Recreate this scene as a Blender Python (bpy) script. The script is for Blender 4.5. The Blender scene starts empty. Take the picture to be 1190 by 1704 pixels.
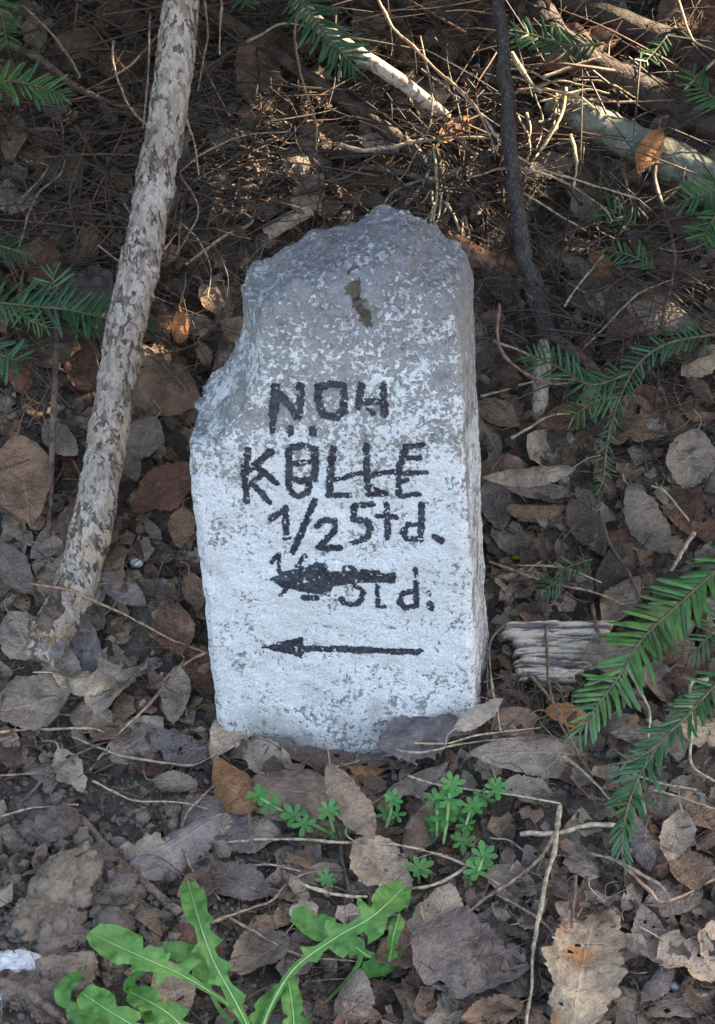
import bpy, bmesh, math, random
import numpy as np
from mathutils import Vector, Matrix
from mathutils.bvhtree import BVHTree
from mathutils.geometry import tessellate_polygon

# ------------------------------------------------------------------ camera, light, exposure
SC = bpy.context.scene
COL = SC.collection
PW, PH = 1190, 1704
FPX = 3111.0
PITCH = math.radians(35)
CAM = Vector((0.0, -1.147, 1.038))
cd = bpy.data.cameras.new("camera"); cam = bpy.data.objects.new("camera", cd); COL.objects.link(cam)
cam.location = CAM; cam.rotation_euler = (math.pi / 2 - PITCH, 0, 0)
cd.sensor_fit = 'VERTICAL'; cd.sensor_height = 24.0; cd.lens = 24.0 * FPX / PH
cd.clip_start = 0.02; cd.clip_end = 200
SC.camera = cam
SUN = Vector((0.72, 0.42, 0.60)).normalized()
W = bpy.data.worlds.new("World"); SC.world = W; W.use_nodes = True
nt = W.node_tree; bg = nt.nodes["Background"]
sky = nt.nodes.new("ShaderNodeTexSky"); sky.sky_type = 'NISHITA'; sky.sun_disc = False
sky.sun_elevation = math.asin(SUN.z); sky.sun_rotation = math.atan2(SUN.x, SUN.y)
sky.air_density = 1.0; sky.dust_density = 3.0; sky.ozone_density = 1.0
nt.links.new(sky.outputs[0], bg.inputs[0]); bg.inputs[1].default_value = 0.15
sl = bpy.data.lights.new("sun", 'SUN'); so = bpy.data.objects.new("sun", sl); COL.objects.link(so)
sl.energy = 5.0; sl.angle = math.radians(0.5); sl.color = (1.0, 0.86, 0.66)
so.rotation_euler = SUN.to_track_quat('Z', 'Y').to_euler()
vs = SC.view_settings
vs.view_transform = 'Standard'; vs.look = 'None'; vs.gamma = 1.0; vs.use_curve_mapping = False
vs.exposure = 2.7
vs.use_white_balance = True; vs.white_balance_temperature = 7300; vs.white_balance_tint = 9

# ------------------------------------------------------------------ small tools
rng = np.random.RandomState(11)
rnd = random.Random(5)
def U(a, b): return rnd.uniform(a, b)
def vary(c, lo, hi, hue=.05):
    f = U(lo, hi); w = U(-hue, hue); return (c[0] * f * (1 + w), c[1] * f, c[2] * f * (1 - w))

def _hash(ix, iy, iz, seed):
    h = (ix * 374761393 + iy * 668265263 + iz * 2147483647 + seed * 1274126177) & 0xffffffff
    h = ((h ^ (h >> 13)) * 1274126177) & 0xffffffff
    h = (h ^ (h >> 16)) & 0xffffffff
    return h / 4294967295.0 * 2 - 1
def vnoise(p, seed=0):
    p = np.asarray(p, dtype=np.float64)
    i = np.floor(p).astype(np.int64); f = p - i; f = f * f * (3 - 2 * f)
    r = 0
    for dx in (0, 1):
        for dy in (0, 1):
            for dz in (0, 1):
                w = (f[:, 0] if dx else 1 - f[:, 0]) * (f[:, 1] if dy else 1 - f[:, 1]) * (f[:, 2] if dz else 1 - f[:, 2])
                r = r + w * _hash(i[:, 0] + dx, i[:, 1] + dy, i[:, 2] + dz, seed)
    return r
def fbm(p, octv=4, seed=0, gain=0.5):
    p = np.asarray(p, dtype=np.float64); r = 0; a = 1.0
    for k in range(octv):
        r = r + a * vnoise(p * (2 ** k) + 17.3 * k, seed + k); a *= gain
    return r

def pray(px, py):
    c, s = math.cos(PITCH), math.sin(PITCH)
    x = (px - PW / 2) / FPX; y = -(py - PH / 2) / FPX
    d = Vector((x, c + y * s, -s + y * c))
    return d.normalized()
def proj(p):
    c, s = math.cos(PITCH), math.sin(PITCH)
    v = Vector(p) - CAM
    zf = v.y * c - v.z * s; yu = v.y * s + v.z * c
    if zf < 1e-4: return (-9e9, -9e9, zf)
    return (PW / 2 + v.x / zf * FPX, PH / 2 - yu / zf * FPX, zf)

def link(name, me, mat=None, parent=None):
    o = bpy.data.objects.new(name, me); COL.objects.link(o)
    if mat is not None and me is not None: me.materials.append(mat)
    if parent is not None: o.parent = parent
    return o
def tag(o, label=None, cat=None, group=None, kind=None):
    if label: o["label"] = label
    if cat: o["category"] = cat
    if group: o["group"] = group
    if kind: o["kind"] = kind
    return o

class MB:
    def __init__(s): s.v = []; s.f = []; s.uv = []; s.c = []; s.n = 0
    def add(s, v, f, uv=None, col=(1, 1, 1)):
        v = np.asarray(v, dtype=np.float64); n = len(v)
        s.v.append(v); s.f.extend([tuple(int(i) + s.n for i in q) for q in f])
        s.uv.append(np.zeros((n, 2)) if uv is None else np.asarray(uv))
        c = np.ones((n, 4)); c[:, :3] = col; s.c.append(c); s.n += n
    def mesh(s, name, smooth=True):
        v = np.concatenate(s.v); uv = np.concatenate(s.uv); c = np.concatenate(s.c)
        me = bpy.data.meshes.new(name); me.from_pydata(v.tolist(), [], s.f); me.update()
        li = np.empty(len(me.loops), dtype=np.int32); me.loops.foreach_get("vertex_index", li)
        ul = me.uv_layers.new(name="UVMap"); ul.data.foreach_set("uv", uv[li].ravel())
        ca = me.color_attributes.new("Col", 'FLOAT_COLOR', 'POINT'); ca.data.foreach_set("color", c.ravel())
        if smooth: me.polygons.foreach_set("use_smooth", [True] * len(me.polygons))
        return me
    def build(s, name, mat, parent=None, smooth=True):
        return link(name, s.mesh(name, smooth), mat, parent)

def catmull(P, per=6):
    P = [np.asarray(p, float) for p in P]
    if len(P) < 3: 
        return np.array([P[0] + (P[-1] - P[0]) * t for t in np.linspace(0, 1, per + 1)])
    Q = [2 * P[0] - P[1]] + P + [2 * P[-1] - P[-2]]; out = []
    for i in range(1, len(Q) - 2):
        for k in range(per):
            t = k / per
            out.append(0.5 * (2 * Q[i] + (Q[i + 1] - Q[i - 1]) * t + (2 * Q[i - 1] - 5 * Q[i] + 4 * Q[i + 1] - Q[i + 2]) * t * t
                              + (3 * Q[i] - Q[i - 1] - 3 * Q[i + 1] + Q[i + 2]) * t ** 3))
    out.append(P[-1]); return np.array(out)

def tube(P, R, sides=6, rough=0.0, seed=0, freq=80, cap=True):
    P = np.asarray(P, float); n = len(P); R = np.interp(np.linspace(0, 1, n), np.linspace(0, 1, len(R)), R)
    T = np.gradient(P, axis=0); T /= np.linalg.norm(T, axis=1)[:, None] + 1e-12
    a = np.array([0.3, 0.2, 1.0]); N = np.cross(T[0], a); N /= np.linalg.norm(N)
    v = []; uv = []
    L = np.concatenate([[0], np.cumsum(np.linalg.norm(np.diff(P, axis=0), axis=1))])
    for i in range(n):
        N = N - T[i] * N.dot(T[i]); N /= np.linalg.norm(N) + 1e-12; B = np.cross(T[i], N)
        for k in range(sides):
            an = 2 * math.pi * k / sides
            v.append(P[i] + R[i] * (math.cos(an) * N + math.sin(an) * B)); uv.append((k / sides, L[i]))
    v = np.array(v)
    if rough > 0:
        C = np.repeat(P, sides, axis=0); d = fbm(v * freq, 3, seed)
        v = v + (v - C) * (d * rough)[:, None]
    f = []
    for i in range(n - 1):
        for k in range(sides):
            f.append((i * sides + k, i * sides + (k + 1) % sides, (i + 1) * sides + (k + 1) % sides, (i + 1) * sides + k))
    if cap:
        f.append(tuple(range(sides))[::-1]); f.append(tuple((n - 1) * sides + k for k in range(sides)))
    return v, f, np.array(uv)

# ------------------------------------------------------------------ materials
def newmat(name):
    m = bpy.data.materials.new(name); m.use_nodes = True
    t = m.node_tree; b = t.nodes["Principled BSDF"]; return m, t, b
class NT:
    def __init__(s, t): s.t = t
    def n(s, typ, **k):
        nd = s.t.nodes.new(typ)
        for a, v in k.items(): setattr(nd, a, v)
        return nd
    def l(s, a, b): s.t.links.new(a, b)
    def val(s, sock, v):
        if isinstance(v, (int, float, tuple)): sock.default_value = v
        else: s.l(v, sock)
    def math(s, op, a, b=0.0, c=0.0, clamp=False):
        nd = s.n("ShaderNodeMath", operation=op, use_clamp=clamp)
        s.val(nd.inputs[0], a); s.val(nd.inputs[1], b)
        if op in ('MULTIPLY_ADD', 'SMOOTH_MIN', 'COMPARE'): s.val(nd.inputs[2], c)
        return nd.outputs[0]
    def noise(s, vec, scale, detail=4, rough=0.55, dist=0.0):
        nd = s.n("ShaderNodeTexNoise"); s.l(vec, nd.inputs["Vector"])
        nd.inputs["Scale"].default_value = scale; nd.inputs["Detail"].default_value = detail
        nd.inputs["Roughness"].default_value = rough; nd.inputs["Distortion"].default_value = dist
        return nd.outputs["Fac"]
    def ramp(s, fac, stops):
        nd = s.n("ShaderNodeValToRGB"); e = nd.color_ramp.elements
        while len(e) < len(stops): e.new(0.5)
        for i, (p, c) in enumerate(stops):
            e[i].position = p; e[i].color = (c, c, c, 1) if isinstance(c, (int, float)) else (*c, 1)
        s.val(nd.inputs[0], fac); return nd.outputs[0]
    def mix(s, fac, a, b, mode='MIX'):
        nd = s.n("ShaderNodeMix", data_type='RGBA', blend_type=mode)
        s.val(nd.inputs[0], fac)
        for sock, v in ((nd.inputs[6], a), (nd.inputs[7], b)):
            if isinstance(v, tuple): sock.default_value = (*v, 1)
            else: s.l(v, sock)
        return nd.outputs[2]
    def bump(s, h, strength, dist, normal=None):
        nd = s.n("ShaderNodeBump"); nd.inputs["Strength"].default_value = strength
        nd.inputs["Distance"].default_value = dist; s.l(h, nd.inputs["Height"])
        if normal is not None: s.l(normal, nd.inputs["Normal"])
        return nd.outputs[0]
    def pos(s): return s.n("ShaderNodeNewGeometry").outputs["Position"]
    def obj(s): return s.n("ShaderNodeTexCoord").outputs["Object"]
    def col(s): return s.n("ShaderNodeVertexColor", layer_name="Col").outputs[0]

def mat_dead_leaf():
    m, t, b = newmat("dead_leaf"); g = NT(t)
    P = g.pos(); c = g.col()
    uv = g.n("ShaderNodeUVMap", uv_map="UVMap").outputs[0]
    sx = g.n("ShaderNodeSeparateXYZ"); g.l(uv, sx.inputs[0])
    u, v = sx.outputs[0], sx.outputs[1]
    au = g.math('ABSOLUTE', u)
    warp = g.math('MULTIPLY', g.math('SUBTRACT', g.noise(P, 60, 2), 0.5), 0.05)
    ph = g.math('FRACT', g.math('MULTIPLY', g.math('ADD', g.math('SUBTRACT', v, g.math('MULTIPLY', au, 0.22)), warp), 10.0))
    side = g.math('SUBTRACT', 1.0, g.math('MULTIPLY', g.math('ABSOLUTE', g.math('SUBTRACT', ph, 0.5)), 9.0), clamp=True)
    mid = g.math('SUBTRACT', 1.0, g.math('MULTIPLY', g.math('ABSOLUTE', g.math('ADD', u, warp)), 16.0), clamp=True)
    vein = g.math('MAXIMUM', g.math('MULTIPLY', side, 0.55), mid)
    n1 = g.noise(P, 38, 5, 0.6, 0.4); n2 = g.noise(P, 160, 4, 0.65); n3 = g.noise(P, 520, 3, 0.7)
    a = g.mix(g.ramp(n1, [(0.33, 0.0), (0.66, 1.0)]), g.mix(1.0, c, (0.50, 0.47, 0.47), 'MULTIPLY'), g.mix(1.0, c, (1.35, 1.27, 1.2), 'MULTIPLY'))
    a = g.mix(g.ramp(n2, [(0.5, 0.0), (0.75, 0.6)]), a, (0.095, 0.055, 0.036))
    a = g.mix(g.ramp(g.noise(P, 75, 3, 0.6), [(0.60, 0.0), (0.72, 0.5)]), a, (0.33, 0.30, 0.27))
    a = g.mix(g.ramp(n3, [(0.62, 0.0), (0.75, 0.5)]), a, (0.4, 0.36, 0.32))
    a = g.mix(g.math('MULTIPLY', vein, 0.42), a, g.mix(1.0, c, (1.7, 1.6, 1.45), 'MULTIPLY'))
    g.l(a, b.inputs["Base Color"])
    b.inputs["Roughness"].default_value = 0.62
    b.inputs["Specular IOR Level"].default_value = 0.35
    h = g.math('ADD', g.math('MULTIPLY', vein, 0.35), g.math('ADD', g.math('MULTIPLY', n2, 1.8), g.math('MULTIPLY', n3, 0.6)))
    h = g.math('ADD', h, g.math('MULTIPLY', g.noise(P, 70, 3, 0.6, 1.0), 3.0))
    nb = g.bump(h, 1.0, 0.0024); g.l(nb, b.inputs["Normal"])
    tr = g.n("ShaderNodeBsdfTranslucent"); g.l(a, tr.inputs[0]); g.l(nb, tr.inputs["Normal"])
    mx = g.n("ShaderNodeMixShader"); mx.inputs[0].default_value = 0.16
    g.l(b.outputs[0], mx.inputs[1]); g.l(tr.outputs[0], mx.inputs[2])
    g.l(mx.outputs[0], t.nodes["Material Output"].inputs[0])
    return m

def mat_soil():
    m, t, b = newmat("soil"); g = NT(t); P = g.pos()
    n1 = g.noise(P, 14, 6, 0.65); n2 = g.noise(P, 110, 6, 0.7); n3 = g.noise(P, 600, 3, 0.6)
    a = g.mix(g.ramp(n1, [(0.35, 0.0), (0.7, 1.0)]), (0.055, 0.039, 0.030), (0.215, 0.166, 0.132))
    a = g.mix(g.ramp(n2, [(0.40, 0.0), (0.62, 0.75)]), a, (0.028, 0.020, 0.017))
    a = g.mix(g.ramp(n3, [(0.58, 0.0), (0.72, 0.8)]), a, (0.24, 0.19, 0.15))
    g.l(a, b.inputs["Base Color"]); b.inputs["Roughness"].default_value = 0.85
    h = g.math('ADD', g.math('MULTIPLY', n2, 2.0), n3)
    g.l(g.bump(h, 1.0, 0.006), b.inputs["Normal"]); return m

def mat_clod():
    m, t, b = newmat("earth_clod"); g = NT(t); P = g.pos(); c = g.col()
    n1 = g.noise(P, 60, 6, 0.65); n2 = g.noise(P, 300, 5, 0.7)
    a = g.mix(g.ramp(n1, [(0.35, 0.0), (0.65, 1.0)]), g.mix(1.0, c, (0.55, 0.5, 0.47), 'MULTIPLY'), c)
    a = g.mix(g.ramp(n2, [(0.55, 0.0), (0.7, 0.6)]), a, (0.06, 0.045, 0.036))
    g.l(a, b.inputs["Base Color"]); b.inputs["Roughness"].default_value = 0.9
    g.l(g.bump(g.math('ADD', n1, n2), 1.0, 0.004), b.inputs["Normal"]); return m

def mat_bark(name, c1, c2, c3, stretch=(1, 1, 1), scale=120, rough=0.7, spec=0.3, lo=0.42, hi=0.56, vcol=False, bd=0.002, streak=False):
    m, t, b = newmat(name); g = NT(t)
    mp = g.n("ShaderNodeMapping"); mp.inputs["Scale"].default_value = stretch; g.l(g.obj(), mp.inputs[0]); P = mp.outputs[0]
    n1 = g.noise(P, scale, 5, 0.6, 0.6); n2 = g.noise(P, scale * 4, 4, 0.6); n0 = g.noise(g.pos(), 25, 3, 0.6)
    if streak: n1 = g.math('ADD', n1, g.math('MULTIPLY', g.math('SUBTRACT', g.noise(g.pos(), 30, 3, .6), .5), .38))
    a = g.mix(g.ramp(n1, [(lo, 0.0), (hi, 1.0)]), c1, c2)
    a = g.mix(g.ramp(n2, [(0.5, 0.0), (0.7, 0.7)]), a, c3)
    a = g.mix(g.ramp(n0, [(0.4, 0.0), (0.7, 0.35)]), a, c1)
    if streak:
        m2 = g.n("ShaderNodeMapping"); m2.inputs["Scale"].default_value = (1, 1, .07); g.l(g.obj(), m2.inputs[0])
        st = g.noise(m2.outputs[0], 230, 4, .6)
        a = g.mix(g.ramp(g.noise(P, 420, 3, .6), [(0.33, 0.9), (0.40, 0.0)]), a, (0.13, .095, .08))
        a = g.mix(g.ramp(st, [(0.47, 0.0), (0.62, 0.85)]), a, (0.30, 0.235, 0.20))
        a = g.mix(g.ramp(g.noise(g.pos(), 22, 3, .6), [(0.45, 0.0), (0.62, .5)]), a, g.mix(1.0, a, (.92, .82, .75), 'MULTIPLY'))
    if vcol: a = g.mix(1.0, a, g.col(), 'MULTIPLY')
    g.l(a, b.inputs["Base Color"]); b.inputs["Roughness"].default_value = rough
    b.inputs["Specular IOR Level"].default_value = spec
    g.l(g.bump(g.math('ADD', n1, g.math('MULTIPLY', n2, 0.5)), 1.0, bd), b.inputs["Normal"]); return m

def mat_twig():
    m, t, b = newmat("dry_twig"); g = NT(t); P = g.pos(); c = g.col()
    n = g.noise(P, 220, 4, 0.6)
    a = g.mix(g.ramp(n, [(0.4, 0.0), (0.62, 1.0)]), g.mix(1.0, c, (0.55, 0.5, 0.48), 'MULTIPLY'), g.mix(1.0, c, (1.25, 1.22, 1.2), 'MULTIPLY'))
    g.l(a, b.inputs["Base Color"]); b.inputs["Roughness"].default_value = 0.6
    g.l(g.bump(n, 0.7, 0.0008), b.inputs["Normal"]); return m

def mat_green(name, dark, light, rough=0.38, spec=0.6, trans=0.15, scale=180, veins=False):
    m, t, b = newmat(name); g = NT(t); P = g.pos(); c = g.col()
    n = g.noise(P, scale, 4, 0.6)
    a = g.mix(g.ramp(n, [(0.35, 0.0), (0.68, 1.0)]), dark, light)
    a = g.mix(1.0, a, c, 'MULTIPLY')
    h = n
    if veins:
        uv = g.n("ShaderNodeUVMap", uv_map="UVMap").outputs[0]
        sx = g.n("ShaderNodeSeparateXYZ"); g.l(uv, sx.inputs[0])
        au = g.math('ABSOLUTE', sx.outputs[0])
        w = g.math('MULTIPLY', g.math('SUBTRACT', n, 0.5), 0.25)
        ph = g.math('FRACT', g.math('ADD', g.math('SUBTRACT', g.math('MULTIPLY', sx.outputs[1], 13.0), g.math('MULTIPLY', au, 4.0)), w))
        vn = g.math('SUBTRACT', 1.0, g.math('MULTIPLY', g.math('ABSOLUTE', g.math('SUBTRACT', ph, 0.5)), 10.0), clamp=True)
        a = g.mix(g.math('MULTIPLY', vn, 0.22), a, (0.22, 0.36, 0.14))
        a = g.mix(g.ramp(g.noise(P, 150, 3, .65), [(0.66, 0.0), (0.72, 0.8)]), a, (0.16, 0.11, 0.05))
        a = g.mix(g.ramp(g.noise(P, 35, 3, .6), [(0.45, 0.0), (0.7, 0.5)]), a, (0.14, 0.24, 0.05))
        h = g.math('SUBTRACT', g.math('MULTIPLY', n, 0.6), g.math('MULTIPLY', vn, 0.5))
    g.l(a, b.inputs["Base Color"]); b.inputs["Roughness"].default_value = rough
    b.inputs["Specular IOR Level"].default_value = spec
    nb = g.bump(h, 0.5, 0.0012); g.l(nb, b.inputs["Normal"])
    tr = g.n("ShaderNodeBsdfTranslucent"); g.l(g.mix(1.0, a, (1.3, 1.5, 0.6), 'MULTIPLY'), tr.inputs[0])
    mx = g.n("ShaderNodeMixShader"); mx.inputs[0].default_value = trans
    g.l(b.outputs[0], mx.inputs[1]); g.l(tr.outputs[0], mx.inputs[2])
    g.l(mx.outputs[0], t.nodes["Material Output"].inputs[0]); return m

def mat_stone():
    m, t, b = newmat("weathered_painted_stone"); g = NT(t); P = g.obj()
    sx = g.n("ShaderNodeSeparateXYZ"); g.l(P, sx.inputs[0]); X, Y, Z = sx.outputs
    big = g.noise(P, 14, 5, 0.6, 0.3); med = g.noise(P, 60, 6, 0.72, 0.1); fine = g.noise(P, 250, 5, 0.75, 0.0); gr = g.noise(P, 650, 3, 0.6)
    # concrete under the paint
    con = g.mix(g.ramp(med, [(0.35, 0.0), (0.65, 1.0)]), (0.215, 0.205, 0.205), (0.51, 0.495, 0.485))
    vor = g.n("ShaderNodeTexVoronoi"); g.l(P, vor.inputs["Vector"]); vor.inputs["Scale"].default_value = 95
    pebc = g.n("ShaderNodeSeparateColor"); g.l(vor.outputs["Color"], pebc.inputs[0])
    peb = g.math('MULTIPLY', g.math('LESS_THAN', vor.outputs["Distance"], 0.28), g.math('GREATER_THAN', pebc.outputs[0], 0.72))
    con = g.mix(g.math('MULTIPLY', peb, 0.7), con, g.ramp(pebc.outputs[1], [(0.0, (0.20, 0.15, 0.13)), (0.5, (0.34, 0.27, 0.22)), (1.0, (0.13, 0.11, 0.12))]))
    con = g.mix(g.ramp(fine, [(0.54, 0.0), (0.68, 0.85)]), con, (0.09, 0.08, 0.085))
    con = g.mix(g.ramp(g.noise(P, 30, 4, 0.6), [(0.5, 0.0), (0.66, 0.4)]), con, (0.30, 0.31, 0.24))
    # whitewash: dense below, flaking and patchy above
    zz = g.math('ADD', g.math('MULTIPLY', Z, 2.0), g.math('MULTIPLY', g.math('SUBTRACT', big, 0.5), 0.25))
    zz = g.math('ADD', zz, g.math('MULTIPLY', X, -0.35))
    thr = g.ramp(zz, [(0.0, 0.43), (0.10, 0.395), (0.30, 0.385), (0.50, 0.395), (0.58, 0.45), (0.66, 0.475), (0.80, 0.485), (0.92, 0.52)])
    wn = g.math('ADD', g.math('MULTIPLY', med, 0.35), g.math('MULTIPLY', fine, 0.65))
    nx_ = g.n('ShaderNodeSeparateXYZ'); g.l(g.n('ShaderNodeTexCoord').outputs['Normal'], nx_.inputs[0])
    thr = g.math('ADD', g.math('MULTIPLY', g.math('GREATER_THAN', nx_.outputs[0], 0.75), 0.055), thr)  # right side made less white, so its shade is put into the colour
    wn = g.math('ADD', wn, g.math('MULTIPLY', g.math('SUBTRACT', g.noise(P, 26, 3, .55, 1.2), .5), .28))
    pm = g.math('MULTIPLY', g.math('SUBTRACT', wn, thr), 22.0, clamp=True)
    white = g.mix(g.ramp(gr, [(0.35, 0.0), (0.6, 1.0)]), (0.58, 0.58, 0.59), (0.84, 0.84, 0.84))
    white = g.mix(g.ramp(med, [(0.45, 0.0), (0.7, 0.6)]), white, (0.60, 0.60, 0.62))
    white = g.mix(g.ramp(big, [(0.5, 0.0), (0.68, 0.45)]), white, (0.52, 0.50, 0.47))
    a = g.mix(pm, con, white)
    # dirt: dark lichen on top, soil splash at the foot
    top = g.ramp(g.math('ADD', g.math('MULTIPLY', g.math('SUBTRACT', Z, 0.362), 16.0), g.math('MULTIPLY', g.math('SUBTRACT', med, 0.5), 3.5)), [(0.0, 0.0), (0.8, 1.0)])
    a = g.mix(g.math('MULTIPLY', top, 0.82), a, g.mix(g.ramp(fine, [(0.35, 0.0), (0.68, 1.0)]), (0.075, 0.07, 0.08), (0.40, 0.39, 0.40)))
    foot = g.ramp(g.math('ADD', g.math('MULTIPLY', g.math('SUBTRACT', 0.050, Z), 13.0), g.math('MULTIPLY', g.math('SUBTRACT', big, 0.5), 4.5)), [(0.0, 0.0), (0.9, 1.0)])
    a = g.mix(g.math('MULTIPLY', foot, 0.70), a, (0.22, 0.18, 0.15))
    g.l(a, b.inputs["Base Color"]); b.inputs["Roughness"].default_value = 0.88; b.inputs["Specular IOR Level"].default_value = 0.25
    h = g.math('ADD', g.math('ADD', g.math('MULTIPLY', med, 1.2), fine), g.math('ADD', g.math('MULTIPLY', pm, 0.35), g.math('MULTIPLY', gr, 0.35)))
    g.l(g.bump(h, 1.0, 0.0035), b.inputs["Normal"]); return m

def mat_paint():
    m, t, b = newmat("black_paint"); g = NT(t); P = g.obj()
    n = g.noise(P, 420, 4, 0.7); n2 = g.noise(P, 90, 3, 0.6)
    a = g.mix(g.ramp(n, [(0.48, 0.0), (0.72, 0.55)]), (0.010, 0.012, 0.020), (0.15, 0.16, 0.19))
    a = g.mix(g.ramp(n2, [(0.45, 0.0), (0.7, 0.3)]), a, (0.05, 0.055, 0.075))
    g.l(a, b.inputs["Base Color"]); b.inputs["Roughness"].default_value = 0.55
    g.l(g.bump(n, 0.6, 0.0006), b.inputs["Normal"]); return m

def mat_plain(name, c, rough=0.6, var=0.35, scale=200, vcol=False):
    m, t, b = newmat(name); g = NT(t); P = g.pos(); n = g.noise(P, scale, 4, 0.6)
    base = g.col() if vcol else c
    a = g.mix(g.ramp(n, [(0.3, 0.0), (0.7, 1.0)]), g.mix(1.0, base, (1 - var,) * 3, 'MULTIPLY') if vcol else tuple(x * (1 - var) for x in c), base)
    g.l(a, b.inputs["Base Color"]); b.inputs["Roughness"].default_value = rough
    g.l(g.bump(n, 0.6, 0.001), b.inputs["Normal"]); return m

M_LEAF = mat_dead_leaf(); M_SOIL = mat_soil(); M_CLOD = mat_clod(); M_TWIG = mat_twig()
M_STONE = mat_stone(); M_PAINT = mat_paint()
M_PALEBARK = mat_bark("weathered_pale_wood", (0.095, 0.068, 0.055), (0.58, 0.50, 0.43), (0.36, 0.29, 0.25), (1, 1, 0.45), 165, 0.75, 0.25, 0.445, 0.475, vcol=True, bd=.005, streak=True)
M_SAPBARK = mat_bark("dark_glossy_bark", (0.018, 0.012, 0.012), (0.05, 0.036, 0.035), (0.16, 0.14, 0.145), (1, 1, .7), 130, 0.55, 0.35, 0.40, 0.62, bd=.002)
M_BROWNBARK = mat_bark("brown_bark", (0.05, 0.034, 0.027), (0.15, 0.105, 0.082), (0.22, 0.17, 0.14), (1, 1, 1), 75, 0.7, 0.3, vcol=True, bd=.003)
M_SPLITWOOD = mat_bark("bare_split_wood", (0.17, 0.13, 0.10), (0.43, 0.37, 0.30), (0.50, 0.44, 0.37), (1, 1, 0.3), 120, 0.7, 0.3)
M_GREENLOG = mat_bark("greenish_smooth_wood", (0.09, 0.09, 0.07), (0.22, 0.23, 0.18), (0.34, 0.34, 0.28), (1, 1, 1), 60, 0.8, 0.2, 0.38, 0.62, bd=0.002)
M_NEEDLE = mat_green("fir_needle", (0.014, 0.055, 0.015), (0.032, 0.105, 0.028), 0.36, 0.55, 0.06, 90)
M_DAND = mat_green("dandelion_leaf", (0.040, 0.135, 0.026), (0.095, 0.235, 0.052), 0.55, 0.4, 0.22, 130, veins=True)
M_RIB = mat_green("leaf_rib", (0.18, 0.30, 0.10), (0.27, 0.40, 0.17), 0.45, 0.5, 0.1, 200)
M_CLEAV = mat_green("cleavers_leaf", (0.045, 0.160, 0.035), (0.08, 0.235, 0.06), 0.5, 0.4, 0.22, 260)
M_CANOPY = mat_green("added_canopy_leaf", (0.02, 0.06, 0.015), (0.04, 0.10, 0.025), 0.6, 0.3, 0.03, 60)

# ------------------------------------------------------------------ ground
def gbase(x, y):
    x = np.asarray(x, float); y = np.asarray(y, float)
    s = lambda v, w: w * np.log1p(np.exp(np.clip(v / w, -40, 40)))
    z = 0.05 * np.clip(y, -3, 0) + 0.56 * s(y - 0.06, 0.05) - 0.52 * s(y - 1.9, 0.25)
    z = z + 0.034 * np.exp(-((x - 0.105) / 0.045) ** 2) * np.exp(-((y + 0.0) / 0.06) ** 2)
    z = z - 0.02 * np.exp(-((x + 0.35) / 0.2) ** 2) * np.exp(-((y + 0.1) / 0.15) ** 2)
    return z
def gfull(x, y):
    x = np.asarray(x, float).ravel(); y = np.asarray(y, float).ravel()
    p = np.stack([x, y, 0 * x], 1)
    far = 1 / (1 + (np.maximum(np.hypot(x, y) - 1.2, 0)) * 0.5)
    z = gbase(x, y) + 0.016 * fbm(p * 4.5, 2, 3) + 0.006 * fbm(p * 22, 3, 9) * far + 0.0028 * fbm(p * 95, 2, 21) * far
    return z
def axis(a, b, step, far, grow=1.35):
    c = list(np.arange(a, b + 1e-9, step)); l = []; h = []; d = step; v = a
    while v > -far: d *= grow; v -= d; l.append(v)
    d = step; v = c[-1]
    while v < far: d *= grow; v += d; h.append(v)
    return np.array(l[::-1] + c + h)
gx = axis(-0.46, 0.46, 0.0036, 60); gy = axis(-0.42, 0.82, 0.0042, 60)
GX, GY = np.meshgrid(gx, gy); GZ = gfull(GX, GY)
gv = np.stack([GX.ravel(), GY.ravel(), GZ], 1); nx = len(gx); ny = len(gy)
ii = (np.arange(ny - 1)[:, None] * nx + np.arange(nx - 1)[None, :]).ravel()
gf = np.stack([ii, ii + 1, ii + nx + 1, ii + nx], 1)
gme = bpy.data.meshes.new("ground"); gme.from_pydata(gv.tolist(), [], gf.tolist()); gme.update()
gme.polygons.foreach_set("use_smooth", [True] * len(gme.polygons))
tag(link("ground", gme, M_SOIL), "dark brown crumbly woodland soil under the dead leaves", kind="structure")
GB = BVHTree.FromPolygons(gv.tolist(), gf.tolist())

def ghit(px, py):
    d = pray(px, py); h = GB.ray_cast(CAM, d, 50)
    return (h[0], d) if h[0] is not None else (CAM + d * 2, d)
def gn(x, y, e=0.02):
    a = float(gbase(x + e, y) - gbase(x - e, y)) / (2 * e); b = float(gbase(x, y + e) - gbase(x, y - e)) / (2 * e)
    return Vector((-a, -b, 1)).normalized()
def gz(x, y): return float(gfull([x], [y])[0])
def at_lift(px, py, lift):                     # on the ground, or that far above it on the same sight line
    p, d = ghit(px, py); return p - d * lift
def at_y(px, py, Y):
    d = pray(px, py); return CAM + d * ((Y - CAM.y) / d.y)

# ------------------------------------------------------------------ milestone
S_ROT = Matrix.Rotation(math.radians(-8), 3, 'Z') @ Matrix.Rotation(math.radians(-3), 3, 'X')
S_LOC = Vector((0, 0, 0))
S_N = S_ROT @ Vector((0, -1, 0)); S_INV = S_ROT.transposed()
def to_face(px, py):                           # local x, z on the stone's front plane
    d = pray(px, py); t = (S_LOC - CAM).dot(S_N) / d.dot(S_N)
    q = S_INV @ (CAM + d * t - S_LOC); return (q.x, q.z)
def to_depth(px, py, D):
    d = pray(px, py); o_ = S_LOC - S_N * D; t = (o_ - CAM).dot(S_N) / d.dot(S_N)
    q = S_INV @ (CAM + d * t - o_); return (q.x, q.z)
DEP = 0.110; CH = 0.006; DT = 0.098
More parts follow.
